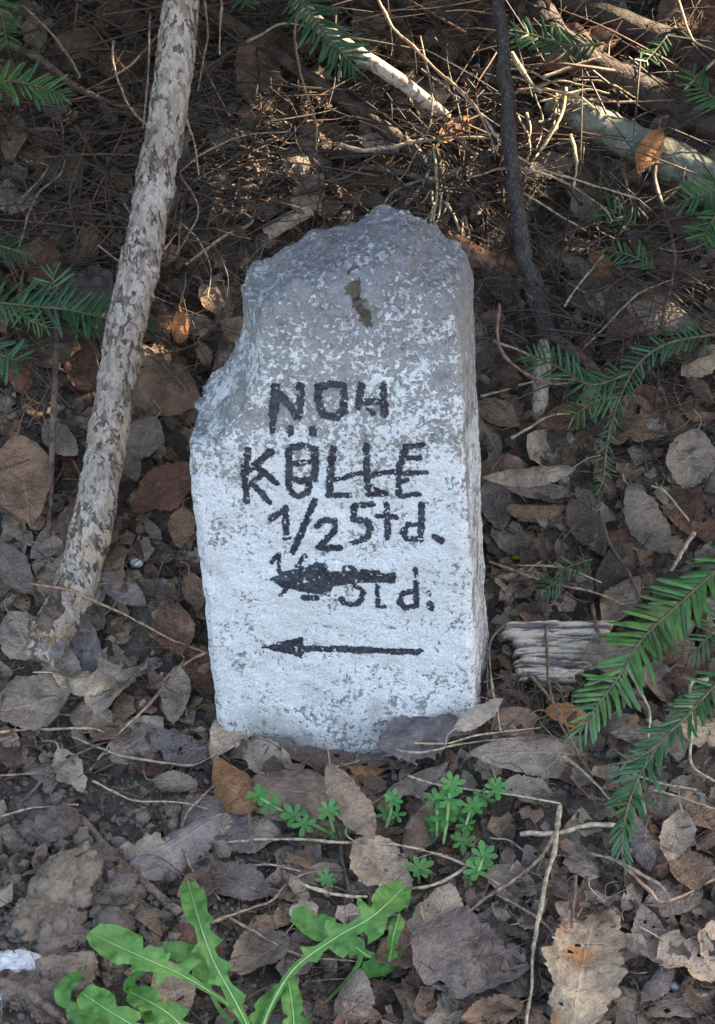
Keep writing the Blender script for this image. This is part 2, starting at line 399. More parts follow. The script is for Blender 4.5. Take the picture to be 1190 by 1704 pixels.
# picture points of the silhouette; third value: share of the depth at which the edge is seen (x, z)
OUT = [(372, 1290, 0, 0), (362, 1225, 0, 0), (351, 1140, 0, 0), (341, 1050, 0, 0), (331, 960, 0, 0), (327, 900, 0, 0), (321, 860, 0, 0), (314, 790, 0, 0), (310, 735, 0, 0), (308, 716, .05, .15), (322, 676, .5, .5),
       (344, 645, .8, .8), (368, 614, 1, 1), (392, 574, .9, 1), (408, 538, .9, 1), (419, 500, .9, 1), (420, 466, 1, 1), (419, 440, 1, 1), (437, 437, .6, 1), (462, 431, 1, 1), (486, 411, 1, 1), (505, 397, 1, 1), (521, 385, 1, 1),
       (560, 380, 1, 1), (588, 372, 1, 1), (606, 361, 1, 1), (628, 352, 1, 1), (668, 353, 1, 1), (694, 366, 1, 1), (712, 383, 1, 1), (735, 398, 1, 1), (757, 412, 1, 1), (774, 430, 1, 1),
       (766, 560, 0, 0), (773, 760, 0, 0), (783, 950, 0, 0), (790, 1100, 0, 0), (794, 1165, 0, 0), (800, 1290, 0, 0)]
out = []
for a, b_, fx, fz in OUT:
    x_, z_ = to_depth(a, b_, DT * fx)[0], to_depth(a, b_, DT * fz)[1]
    out.append(Vector((x_, 0, z_)))
for k in (33,): pass
cen = Vector((sum(p.x for p in out) / len(out), 0, sum(p.z for p in out) / len(out)))
bm = bmesh.new()
# outline normals (2D) for the chamfer inset
def inset(P, d):
    r = []
    n = len(P)
    for i in range(n):
        a, b_, c = P[i - 1], P[i], P[(i + 1) % n]
        e1 = (b_ - a).normalized(); e2 = (c - b_).normalized()
        nn = Vector((e1.z + e2.z, 0, -(e1.x + e2.x)))
        if nn.length < 1e-6: nn = Vector((e1.z, 0, -e1.x))
        nn.normalize(); r.append(b_ + nn * d)
    return r
ins = inset(out, CH)
if abs(sum(a.x * b_.z - a.z * b_.x for a, b_ in zip(ins, ins[1:] + ins[:1]))) > abs(sum(a.x * b_.z - a.z * b_.x for a, b_ in zip(out, out[1:] + out[:1]))):
    ins = inset(out, -CH)
rings = []
for P, y in ((ins, 0.0), (out, CH * 0.8), (out, DEP - 0.004), (ins, DEP)):
    rings.append([bm.verts.new((p.x, y, p.z)) for p in P])
for r0, r1 in zip(rings, rings[1:]):
    for i in range(len(out)):
        j = (i + 1) % len(out); bm.faces.new((r0[i], r0[j], r1[j], r1[i]))
for R_, P in ((rings[0], ins), (rings[-1], ins)):
    for tri in tessellate_polygon([[Vector((p.x, p.z, 0)) for p in P]]):
        try: bm.faces.new([R_[k] for k in tri])
        except ValueError: pass
bmesh.ops.recalc_face_normals(bm, faces=bm.faces)
sme = bpy.data.meshes.new("milestone"); bm.to_mesh(sme); bm.free()
tmp = bpy.data.objects.new("tmp_stone", sme); COL.objects.link(tmp)
rm = tmp.modifiers.new("r", 'REMESH'); rm.mode = 'VOXEL'; rm.voxel_size = 0.0017; rm.use_smooth_shade = True
dg = bpy.context.evaluated_depsgraph_get()
sm2 = bpy.data.meshes.new_from_object(tmp.evaluated_get(dg)); bpy.data.objects.remove(tmp)
V = np.empty(len(sm2.vertices) * 3); sm2.vertices.foreach_get("co", V); V = V.reshape(-1, 3)
N = np.empty(len(sm2.vertices) * 3); sm2.vertices.foreach_get("normal", N); N = N.reshape(-1, 3)
lf = lambda *pts: ([to_face(*p)[0] for p in pts], [to_face(*p)[1] for p in pts])
ztop = max(p.z for p in out); zneck = ztop - .045; zsh = out[9].z; zarm = out[17].z
# the broken left shoulder falls away to the back and the crown is worn round
front = np.clip(1 - V[:, 1] / 0.03, 0, 1)
lx, lz = [out[q].x for q in range(9, 18)], [out[q].z for q in range(9, 18)]
order = np.argsort(lz); edge = np.interp(V[:, 2], np.array(lz)[order], np.array(lx)[order])
dist_l = V[:, 0] - edge
sh = np.clip(1 - dist_l / 0.026, 0, 1) ** 1.3 * ((V[:, 2] > zsh - 0.004) & (V[:, 2] < zarm + 0.01))
V[:, 1] += np.clip(1 - V[:, 1] / 0.075, 0, 1) * sh * 0.055
cz = np.clip((V[:, 2] - (zneck + 0.006)) / (ztop - zneck), 0, 1)
V[:, 1] += front * cz ** 1.6 * 0.028
rough = 0.0012 + 0.0022 * cz + 0.002 * sh
topface = (N[:, 2] > 0.4)
rough = rough + 0.0022 * topface
nlow = fbm(V * 22, 3, 4); nmid = fbm(V * 75, 3, 14); nhi = fbm(V * 240, 2, 31)
V += N * (0.0012 * nlow * (1 + 2 * cz) + rough * 0.55 * nmid + rough * 0.32 * nhi)[:, None]
# chips along the left edge and pits
for (cx_, cy_, r_, dpt) in [(330, 945, 15, 0.004), (338, 1010, 12, 0.003), (352, 962, 20, 0.0035), (318, 880, 10, .002), (345, 1080, 9, .002), (586, 487, 13, .0035), (604, 520, 12, .003),
                            (609, 535, 12, .003), (516, 565, 9, .002), (706, 552, 7, .0015), (535, 588, 8, -.0012), (675, 605, 8, .0015), (650, 1250, 22, .004), (480, 1238, 14, .003), (770, 640, 9, .001), (772, 900, 8, .001)]:
    x0, z0 = to_face(cx_, cy_); rr = r_ * 0.00047
    d2 = ((V[:, 0] - x0) ** 2 + (V[:, 2] - z0) ** 2) / rr ** 2
    V[:, 1] += np.exp(-d2 ** 1.5) * dpt * front
sm2.vertices.foreach_set("co", V.ravel()); sm2.update()
sm2.polygons.foreach_set("use_smooth", [True] * len(sm2.polygons))
sm2.materials.clear()
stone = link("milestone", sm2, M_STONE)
stone.matrix_world = Matrix.Translation(S_LOC) @ S_ROT.to_4x4()
tag(stone, "broken whitewashed milestone with black hand-painted lettering and left arrows", "milestone")
SB = BVHTree.FromPolygons(V.tolist(), [tuple(p.vertices) for p in sm2.polygons])
# lettering: strokes in picture pixels, rasterised to 0.55 mm cells lying on the stone's own surface
def A(*pts): return [(300 + x / 2.2037, 600 + y / 2.2037) for x, y in pts]
def S(w, *pts): return ('s', w / 2.2037 / 2, A(*pts))
def F(*pts): return ('f', 0, A(*pts))
LET = [
 ("painted_letter", "letter N", [S(30, (350, 98), (346, 160), (341, 208)), S(16, (341, 215), (338, 235), (341, 262)), S(28, (362, 122), (398, 165), (432, 205)), S(27, (441, 92), (440, 150), (434, 212))]),
 ("painted_letter", "square letter O", [S(26, (508, 96), (550, 84), (598, 92), (602, 140), (600, 185), (572, 208), (522, 198), (506, 150), (508, 96))]),
 ("painted_letter", "letter H", [S(24, (662, 90), (659, 130), (655, 168)), S(23, (744, 88), (748, 140), (749, 198)), S(25, (660, 148), (748, 150)), S(15, (688, 178), (708, 192))]),
 ("painted_dot", "left umlaut dot", [S(25, (401, 250), (403, 266))]), ("painted_dot", "right umlaut dot", [S(24, (487, 250), (486, 266))]),
 ("painted_letter", "upper letter K", [S(24, (250, 326), (246, 370), (240, 420)), S(25, (334, 332), (290, 370), (252, 402)), S(25, (282, 388), (318, 418), (350, 448))]),
 ("painted_letter", "lower letter K", [S(23, (232, 392), (238, 460), (243, 518)), S(20, (308, 408), (275, 440), (248, 468)), S(23, (262, 452), (295, 485), (328, 518))]),
 ("painted_letter", "letter O painted twice", [S(25, (400, 318), (450, 312), (494, 322), (496, 380), (492, 432), (440, 438), (400, 425), (398, 370), (400, 318)), S(20, (400, 378), (488, 372)), S(23, (397, 430), (402, 475), (435, 497), (468, 480), (476, 435))]),
 ("painted_letter", "first letter L painted twice", [S(23, (560, 320), (560, 332)), S(24, (556, 352), (550, 430), (546, 494)), S(21, (548, 494), (618, 492)), S(16, (562, 436), (600, 432), (625, 420), (662, 410))]),
 ("painted_letter", "second letter L painted twice", [S(24, (684, 312), (683, 370), (682, 425)), S(18, (682, 425), (735, 412), (782, 408)), S(22, (684, 430), (690, 494)), S(21, (690, 494), (752, 490)), S(14, (715, 470), (745, 482))]),
 ("painted_letter", "letter E painted twice", [S(24, (828, 312), (812, 360), (798, 410)), S(21, (828, 314), (888, 306)), S(19, (815, 358), (876, 356)), S(19, (790, 416), (845, 412), (902, 408)), S(20, (800, 400), (802, 498)), S(19, (804, 499), (872, 492)), S(15, (806, 444), (834, 438))]),
 ("painted_digit", "upper digit 1", [S(23, (334, 578), (362, 560), (384, 538)), S(24, (384, 538), (388, 590), (388, 632)), S(13, (384, 652), (400, 650))]),
 ("painted_stroke", "upper fraction stroke", [S(22, (494, 510), (458, 600), (412, 704))]),
 ("painted_digit", "upper digit 2", [S(22, (500, 606), (528, 582), (566, 588), (568, 618), (538, 655), (506, 688)), S(24, (512, 690), (588, 686))]),
 ("painted_letter", "upper letter S", [S(23, (700, 532), (640, 534)), S(23, (636, 536), (636, 584), (684, 590), (696, 620), (684, 650), (634, 668))]),
 ("painted_letter", "upper letter t", [S(23, (756, 532), (760, 600), (760, 650)), S(20, (722, 574), (792, 574))]),
 ("painted_letter", "upper letter d", [S(23, (884, 530), (884, 600), (880, 658)), S(21, (874, 602), (834, 604), (816, 632), (834, 658), (874, 654))]),
 ("painted_dot", "full stop after the upper Std", [S(26, (936, 652), (956, 660))]),
 ("painted_arrow", "shorter smeared arrow over the lower writing", [F((328, 803), (375, 775), (430, 762), (500, 742), (538, 745), (548, 775), (590, 770), (604, 748), (640, 752), (648, 765), (728, 768), (736, 778), (786, 776), (792, 795), (782, 815), (690, 812), (560, 828), (548, 862), (450, 846), (380, 832))]),
 ("painted_digit", "lower digit 1", [S(15, (334, 744), (362, 712)), S(15, (362, 716), (360, 750), (364, 782))]),
 ("painted_stroke", "lower fraction stroke", [S(17, (456, 716), (428, 756))]),
 ("painted_stroke", "foot of the lower fraction stroke below the smeared arrow", [S(15, (398, 828), (372, 858))]),
 ("painted_digit", "lower digit 2 half covered by the arrow", [S(22, (456, 868), (500, 868)), S(15, (472, 842), (510, 850))]),
 ("painted_letter", "lower letter S", [S(16, (640, 826), (668, 842)), S(20, (668, 852), (664, 876), (648, 894), (600, 890), (592, 872))]),
 ("painted_letter", "lower letter t", [S(15, (724, 826), (724, 896)), S(16, (726, 900), (748, 904))]),
 ("painted_letter", "lower letter d", [S(15, (864, 762), (866, 790)), S(20, (866, 812), (866, 898)), S(20, (860, 846), (818, 852), (802, 882), (826, 906), (862, 898))]),
 ("painted_dot", "upper dot after the lower Std", [S(17, (910, 848), (914, 856))]), ("painted_dot", "lower dot after the lower Std", [S(24, (917, 894), (919, 906))]),
 ("painted_arrow", "long thin arrow pointing left", [F((300, 1050), (390, 1022), (452, 1011), (450, 1042), (520, 1042), (620, 1050), (740, 1056), (860, 1058), (906, 1065), (870, 1080), (760, 1078), (600, 1072), (500, 1064), (456, 1066), (444, 1090), (400, 1074))]),
]
CELL = 0.00055; owned = set(); XC, ZC = {}, {}
def indist(x, z, prim):
    k, w, pts = prim
    if k == 's':
        best = 1e9
        for (ax, az), (bx, bz) in zip(pts, pts[1:]):
            vx, vz = bx - ax, bz - az; L2 = vx * vx + vz * vz + 1e-12
            t = np.clip(((x - ax) * vx + (z - az) * vz) / L2, 0, 1)
            best = np.minimum(best, np.hypot(x - ax - t * vx, z - az - t * vz))
        return best - w
    ins_ = np.zeros(x.shape, bool); d = np.full(x.shape, 1e9); n = len(pts)
    for i in range(n):
        (ax, az), (bx, bz) = pts[i], pts[(i + 1) % n]
        c = ((az > z) != (bz > z)) & (x < (bx - ax) * (z - az) / (bz - az + 1e-12) + ax); ins_ ^= c
        vx, vz = bx - ax, bz - az; t = np.clip(((x - ax) * vx + (z - az) * vz) / (vx * vx + vz * vz + 1e-12), 0, 1)
        d = np.minimum(d, np.hypot(x - ax - t * vx, z - az - t * vz))
    return np.where(ins_, -d, d)
for nm, lab, prims in LET:
    pr = []
    for k, w, pts in prims:
        q = [to_face(*p) for p in pts]
        pr.append((k, w * 0.000462 * 1.07 + 0.0001, q))
    xs = [a for _, _, q in pr for a, _ in q]; zs = [b_ for _, _, q in pr for _, b_ in q]
    i0, i1 = int(min(xs) / CELL) - 14, int(max(xs) / CELL) + 14; j0, j1 = int(min(zs) / CELL) - 14, int(max(zs) / CELL) + 14
    I, J = np.meshgrid(np.arange(i0, i1), np.arange(j0, j1)); x = (I + 0.5) * CELL; z = (J + 0.5) * CELL
    d = np.min([indist(x, z, p) for p in pr], axis=0)
    q3 = np.stack([x.ravel(), z.ravel(), 0 * x.ravel()], 1)
    d = d + (0.0007 * fbm(q3 * 330, 2, 5) + 0.0006 * fbm(q3 * 900, 2, 8)).reshape(d.shape)
    wear = (fbm(q3 * 420, 3, 77) > 0.78).reshape(d.shape)
    sel = (d < 0) & ~wear; vid = {}; vv = []; ff = []
    def vert(i, j):
        if (i, j) not in vid:
            h = SB.ray_cast(Vector((i * CELL, -0.1, j * CELL)), Vector((0, 1, 0)), 0.3)
            y = (h[0].y if h[0] is not None else 0) - 0.00028
            vid[(i, j)] = len(vv); vv.append((i * CELL, y, j * CELL))
        return vid[(i, j)]
    for i, j in zip(I[sel].tolist(), J[sel].tolist()):
        if (i, j) in owned: continue
        owned.add((i, j)); ff.append((vert(i, j), vert(i + 1, j), vert(i + 1, j + 1), vert(i, j + 1)))
    if not ff: continue
    mb = MB(); mb.add(vv, ff); o = mb.build(nm, M_PAINT, stone)
    o["label"] = "black painted " + lab
def on_stone(px, py):
    d = S_INV @ pray(px, py); o_ = S_INV @ (CAM - S_LOC); h = SB.ray_cast(o_, d, 5); return h[0] - d * .0001 if h[0] is not None else None
mk = [on_stone(*q) for q in [(579, 457), (583, 450), (589, 445), (597, 443)]]
if all(q is not None for q in mk):
    tv, tf, uv = tube(catmull(mk, 5), [.0006, .0014, .0012, .0005], 8, .3, 4, 900); mb = MB(); mb.add(tv, tf, uv)
    mb.build("painted_mark", M_PAINT, stone)["label"] = "black painted short curved mark near the top"
print("ZTOP", ztop, zneck, V[:, 2].max())
# exposed brown patches where the face has flaked
M_FLAKE = mat_plain("flaked_brown_core", (0.085, 0.062, 0.042), 0.9, 0.6, 400)
for lab, pts, w in [("round brown flaked spot on the upper face", [(585, 483), (588, 491)], 9), ("long brown flaked scar on the upper face", [(599, 507), (606, 524), (611, 540)], 7.5)]:
    q = [to_face(*p) for p in pts]; i0 = int(min(a for a, _ in q) / CELL) - 12; i1 = int(max(a for a, _ in q) / CELL) + 12
    j0 = int(min(b_ for _, b_ in q) / CELL) - 12; j1 = int(max(b_ for _, b_ in q) / CELL) + 12
    I, J = np.meshgrid(np.arange(i0, i1), np.arange(j0, j1)); x = (I + .5) * CELL; z = (J + .5) * CELL
    q3 = np.stack([x.ravel(), z.ravel(), 0 * x.ravel()], 1)
    d = indist(x, z, ('s', w * 0.00046, q)) + (0.0026 * fbm(q3 * 330, 3, 6)).reshape(x.shape)
    vid = {}; vv = []; ff = []
    for i, j in zip(I[d < 0].tolist(), J[d < 0].tolist()): ff.append((vert(i, j), vert(i + 1, j), vert(i + 1, j + 1), vert(i, j + 1)))
    mb = MB(); mb.add(vv, ff); mb.build("flaked_patch", M_FLAKE, stone)["label"] = lab

# ------------------------------------------------------------------ where things are, in words
PLACES = [(50, 110, "beside the top left fir spray"), (60, 330, "in the dark thicket left of the pale stick"), (60, 560, "by the left fir spray"),
 (50, 790, "left of the pale stick's lower half"), (50, 960, "left of the pale stick's foot"), (60, 1160, "below the pale stick's foot"), (250, 130, "behind the pale stick's top"),
 (210, 400, "behind the pale stick's middle"), (250, 640, "between the pale stick and the stone's shoulder"), (250, 850, "between the pale stick and the stone"),
 (230, 1040, "left of the stone near its arrow"), (230, 1200, "left of the stone's foot"), (420, 100, "under the long brown branch"), (400, 290, "above the stone's left shoulder"),
 (370, 430, "beside the stone's broken shoulder"), (620, 90, "near the sunlit diagonal branch"), (600, 280, "just above the stone's top"), (760, 90, "left of the sapling's top"),
 (760, 290, "between the stone's top and the sapling"), (940, 90, "by the upper right fir spray"), (1100, 60, "in the top right corner"), (950, 230, "near the lit end of the greenish log"),
 (1110, 240, "around the greenish log"), (960, 400, "right of the sapling's bend"), (1120, 420, "below the greenish log"), (840, 560, "between the stone and the sapling's foot"),
 (1010, 540, "right of the sapling's foot"), (1140, 560, "at the right edge above the middle fir spray"), (850, 760, "right of the stone beside the word KOLLE"), (1000, 730, "below the middle fir spray"),
 (1130, 740, "at the right edge below the middle fir spray"), (860, 930, "right of the stone's lower writing"), (1010, 900, "above the rotten wood chunk"), (1130, 900, "above the large right fir spray"),
 (860, 1120, "left of the rotten wood chunk"), (1000, 1120, "by the rotten wood chunk"), (1130, 1130, "under the large right fir spray"), (60, 1290, "at the left edge above the earth clods"),
 (200, 1330, "above the earth clods"), (80, 1480, "among the earth clods"), (240, 1480, "right of the earth clods"), (80, 1640, "in the bottom left corner"), (230, 1620, "beneath the left dandelion"),
 (400, 1290, "just below the stone's left foot"), (560, 1310, "just below the stone's middle"), (720, 1240, "against the stone's right foot"), (400, 1430, "above the left dandelion"), (520, 1440, "above the middle dandelion"),
 (640, 1400, "among the cleavers seedlings"), (770, 1370, "under the right cleavers seedlings"), (400, 1570, "between the two dandelions"), (560, 1640, "beneath the middle dandelion"),
 (740, 1560, "right of the middle dandelion"), (740, 1670, "at the bottom right of the middle dandelion"), (900, 1260, "below the rotten wood chunk"), (900, 1400, "left of the hanging fir tip"),
 (1010, 1350, "around the hanging fir tip"), (1130, 1330, "right of the hanging fir tip"), (860, 1560, "left of the big serrated leaf"), (1000, 1470, "above the big serrated leaf"),
 (1110, 1480, "in the lower right litter"), (1110, 1620, "right of the big serrated leaf"), (900, 1680, "at the bottom left of the big serrated leaf")]
def where(px, py):
    return min(PLACES, key=lambda q: (q[0] - px) ** 2 + (q[1] - py) ** 2)[2]
PENDING = []     # (object, px, py, head words, noun)
def settle_labels():
    groups = {}
    for o, px, py, head, noun in PENDING:
        groups.setdefault(head + " " + noun + " " + where(px, py), []).append((px, py, o))
    for lab, L in groups.items():
        if len(L) == 1: L[0][2]["label"] = lab; continue
        xs = [a[0] for a in L]; ys = [a[1] for a in L]
        hor = max(xs) - min(xs) >= max(ys) - min(ys); L.sort(key=lambda a: a[0] if hor else a[1])
        n = len(L); names = ["leftmost", "rightmost"] if hor else ["uppermost", "lowest"]
        for i, (_, _, o) in enumerate(L):
            if n == 2: w = ["left", "right"][i] if hor else ["upper", "lower"][i]
            elif i == 0: w = names[0]
            elif i == n - 1: w = names[1]
            elif n == 3: w = "middle"
            else: w = ("second third fourth fifth sixth seventh eighth ninth tenth".split()[min(i - 1, 8)] + (" from the left" if hor else " from the top"))
            if " from " in w: o["label"] = lab + ", " + w
            else: o["label"] = w + " " + lab

# ------------------------------------------------------------------ dead leaves
TAN = (0.40, 0.315, 0.24); GREY = (0.275, 0.222, 0.180); BROWN = (0.225, 0.145, 0.10); RED = (0.17, 0.085, 0.058); DARK = (0.105, 0.076, 0.058)
VIO = (0.20, 0.163, 0.152); PALE = (0.50, 0.40, 0.295); ORANGE = (0.36, 0.17, 0.075)
CN = {TAN: "tan", GREY: "grey-brown", BROWN: "brown", RED: "reddish brown", DARK: "dark brown", VIO: "violet-grey", PALE: "pale buff", ORANGE: "orange-brown"}
def leaf_geo(L, Wd, seed, cross=0.6, along=0.3, wr=0.06, serr=0.05, nv=22, nu=9, a=0.95, fold=0.0, twist=0.0, torn=0.0, petiole=True):
    r = np.random.RandomState(seed)
    t = np.linspace(0, 1, nv); u = np.linspace(-1, 1, nu)
    prof = np.sin(math.pi * t ** a) ** 0.72; prof = prof * (1 - 0.25 * t ** 3)
    prof[0] = 0.03; prof[-1] = 0.02
    hw = np.stack([prof, prof], 1) * Wd / 2
    nz = r.uniform(-1, 1, (nv, 2)); zig = (np.arange(nv) % 2)[:, None] * 1.0
    lowf = np.stack([np.convolve(r.uniform(-1, 1, nv + 6), np.ones(4) / 2.2, 'same')[3:3 + nv] for _ in range(2)], 1)
    hw *= 1 + serr * (zig - 0.5) * 1.3 + serr * nz + (0.06 + 0.25 * torn) * lowf
    if torn > 0:
        for s in (0, 1):
            if r.rand() < 0.8:
                c = r.uniform(0.25, 0.8); w_ = r.uniform(0.05, 0.14); hw[:, s] *= 1 - torn * r.uniform(.5, 1) * np.exp(-((t - c) / w_) ** 2)
    T, Ug = np.meshgrid(t, u, indexing='ij')
    X = np.where(Ug < 0, Ug * hw[:, 0:1], Ug * hw[:, 1:2]); Yy = T * L + 0.10 * L * np.abs(Ug) * (0.3 - 0.25 * T) * 0
    Yy = Yy + (X ** 2) / (Wd + 1e-9) * 0.18 * (0.5 - T)
    bendx = r.uniform(-1, 1) * 0.10 * L
    X = X + bendx * T * T
    wav = fbm(np.stack([X.ravel() / Wd * 2.1, Yy.ravel() / Wd * 2.1, np.full(X.size, seed * 1.7)], 1), 3, seed % 97).reshape(X.shape)
    Z = wr * Wd * wav * (0.45 + 0.8 * np.abs(Ug))
    Z += 0.012 * Wd * np.sin((T - np.abs(Ug) * 0.22) * 20 * math.pi) * np.abs(Ug) ** 0.5
    Z += fold * np.abs(X)
    # bend across (roll) and along
    if abs(cross) > 1e-3:
        R = Wd / 2 / abs(cross); an = X / R; s = math.copysign(1, cross)
        X2 = (R - s * Z * 0) * np.sin(an); Z2 = s * R * (1 - np.cos(an)); X = X2 - Z * np.sin(an) * s; Z = Z2 + Z * np.cos(an)
    if abs(along) > 1e-3:
        R = L / 2 / abs(along); an = (Yy - L / 2) / R; s = math.copysign(1, along)
        Y2 = L / 2 + R * np.sin(an) - Z * np.sin(an) * s; Z = s * R * (1 - np.cos(an)) + Z * np.cos(an); Yy = Y2
    if twist:
        an = (T - 0.5) * twist; X, Z = X * np.cos(an) - Z * np.sin(an), X * np.sin(an) + Z * np.cos(an)
    v = np.stack([X.ravel(), (Yy - L / 2).ravel(), Z.ravel()], 1)
    f = [(i * nu + k, i * nu + k + 1, (i + 1) * nu + k + 1, (i + 1) * nu + k) for i in range(nv - 1) for k in range(nu - 1)]
    uv = np.stack([Ug.ravel(), T.ravel()], 1)
    if torn > 0.3:   # nibbled holes
        bad = set(r.choice(len(f), max(1, int(len(f) * 0.012)), replace=False).tolist()); f = [q for i, q in enumerate(f) if i not in bad]
    if petiole:
        b0 = v[nu // 2]; P = [b0 + np.array([0, 0.004, 0]), b0 + np.array([r.uniform(-.1, .1) * L, -0.12 * L, r.uniform(0, .05) * L]), b0 + np.array([r.uniform(-.2, .2) * L, -0.26 * L, r.uniform(-.03, .08) * L])]
        tv, tf, _ = tube(catmull(P, 3), [0.0007, 0.0005], 4); n0 = len(v)
        v = np.concatenate([v, tv]); f += [tuple(i + n0 for i in q) for q in tf]; uv = np.concatenate([uv, np.full((len(tv), 2), 0.0)])
    return v, f, uv

def plane_leaf(px, py, Lpx, Wpx, ang, lift, tilt=(0, 0), **k):
    """leaf on its own tilted plane over the ground point seen at px, py"""
    P = at_lift(px, py, lift); n = gn(P.x, P.y)
    n = (n + Vector((tilt[0], tilt[1], 0))).normalized()
    if n.dot((CAM - P).normalized()) < 0.25: n = (n + (CAM - P).normalized() * 0.4).normalized()
    def on(x, y):
        d = pray(x, y); return CAM + d * ((P - CAM).dot(n) / d.dot(n))
    ca, sa = math.cos(math.radians(ang)), math.sin(math.radians(ang))
    a, b_ = on(px - ca * Lpx / 2, py - sa * Lpx / 2), on(px + ca * Lpx / 2, py + sa * Lpx / 2)
    c, d_ = on(px + sa * Wpx / 2, py - ca * Wpx / 2), on(px - sa * Wpx / 2, py + ca * Wpx / 2)
    ey = (b_ - a); L = ey.length; ey.normalize(); ex = ey.cross(n).normalized(); Wd = abs((d_ - c).dot(ex))
    v, f, uv = leaf_geo(L, Wd, **k)
    M = np.array([list(ex), list(ey), list(n)])
    return P, M, v, f, uv
LEAVES = []
def leaf(px, py, Lpx, Wpx, ang, col, lift=0.008, tilt=(0, 0), seed=None, head=None, noun="dead leaf", lab=None, jit=0.12, grad=None, **k):
    seed = seed if seed is not None else rnd.randint(1, 99999)
    P, M, v, f, uv = plane_leaf(px, py, Lpx, Wpx, ang, lift, tilt, seed=seed, **k)
    base = col; col = vary(col, 1 - 1.6 * jit, 1 + 1.6 * jit)
    mb = MB(); cc = col
    if grad is not None:
        w_ = np.clip((uv[:, 1] - .62) * 4 + 1.2 * fbm(v * 60, 3, 5), 0, 1)[:, None]; w2 = np.clip(fbm(v * 45 + 7, 3, 15) * 2.4 - .5, 0, 1)[:, None]
        cc = np.array(col) * (1 - w_) + np.array(grad[0]) * w_; cc = cc * (1 - w2) + np.array(grad[1]) * w2
    mb.add(v @ M, f, uv, cc)
    o = mb.build("dead_leaf", M_LEAF); o.location = P
    tag(o, None, "leaf", "dead leaves of the woodland litter")
    if lab: o["label"] = lab
    if head is None:
        sz = "large" if Lpx > 120 else ("small" if Lpx < 70 else "")
        fm = "rolled" if abs(k.get("cross", .6)) > 1.3 else ("torn" if k.get("torn", 0) > .3 else ("curled" if abs(k.get("along", .3)) > .8 else ("flat" if abs(k.get("cross", .6)) < .3 else "")))
        head = " ".join(w for w in (sz, fm, CN.get(base, "brown")) if w)
    LEAVES.append((o, px, py, head, noun, lab is not None)); return o

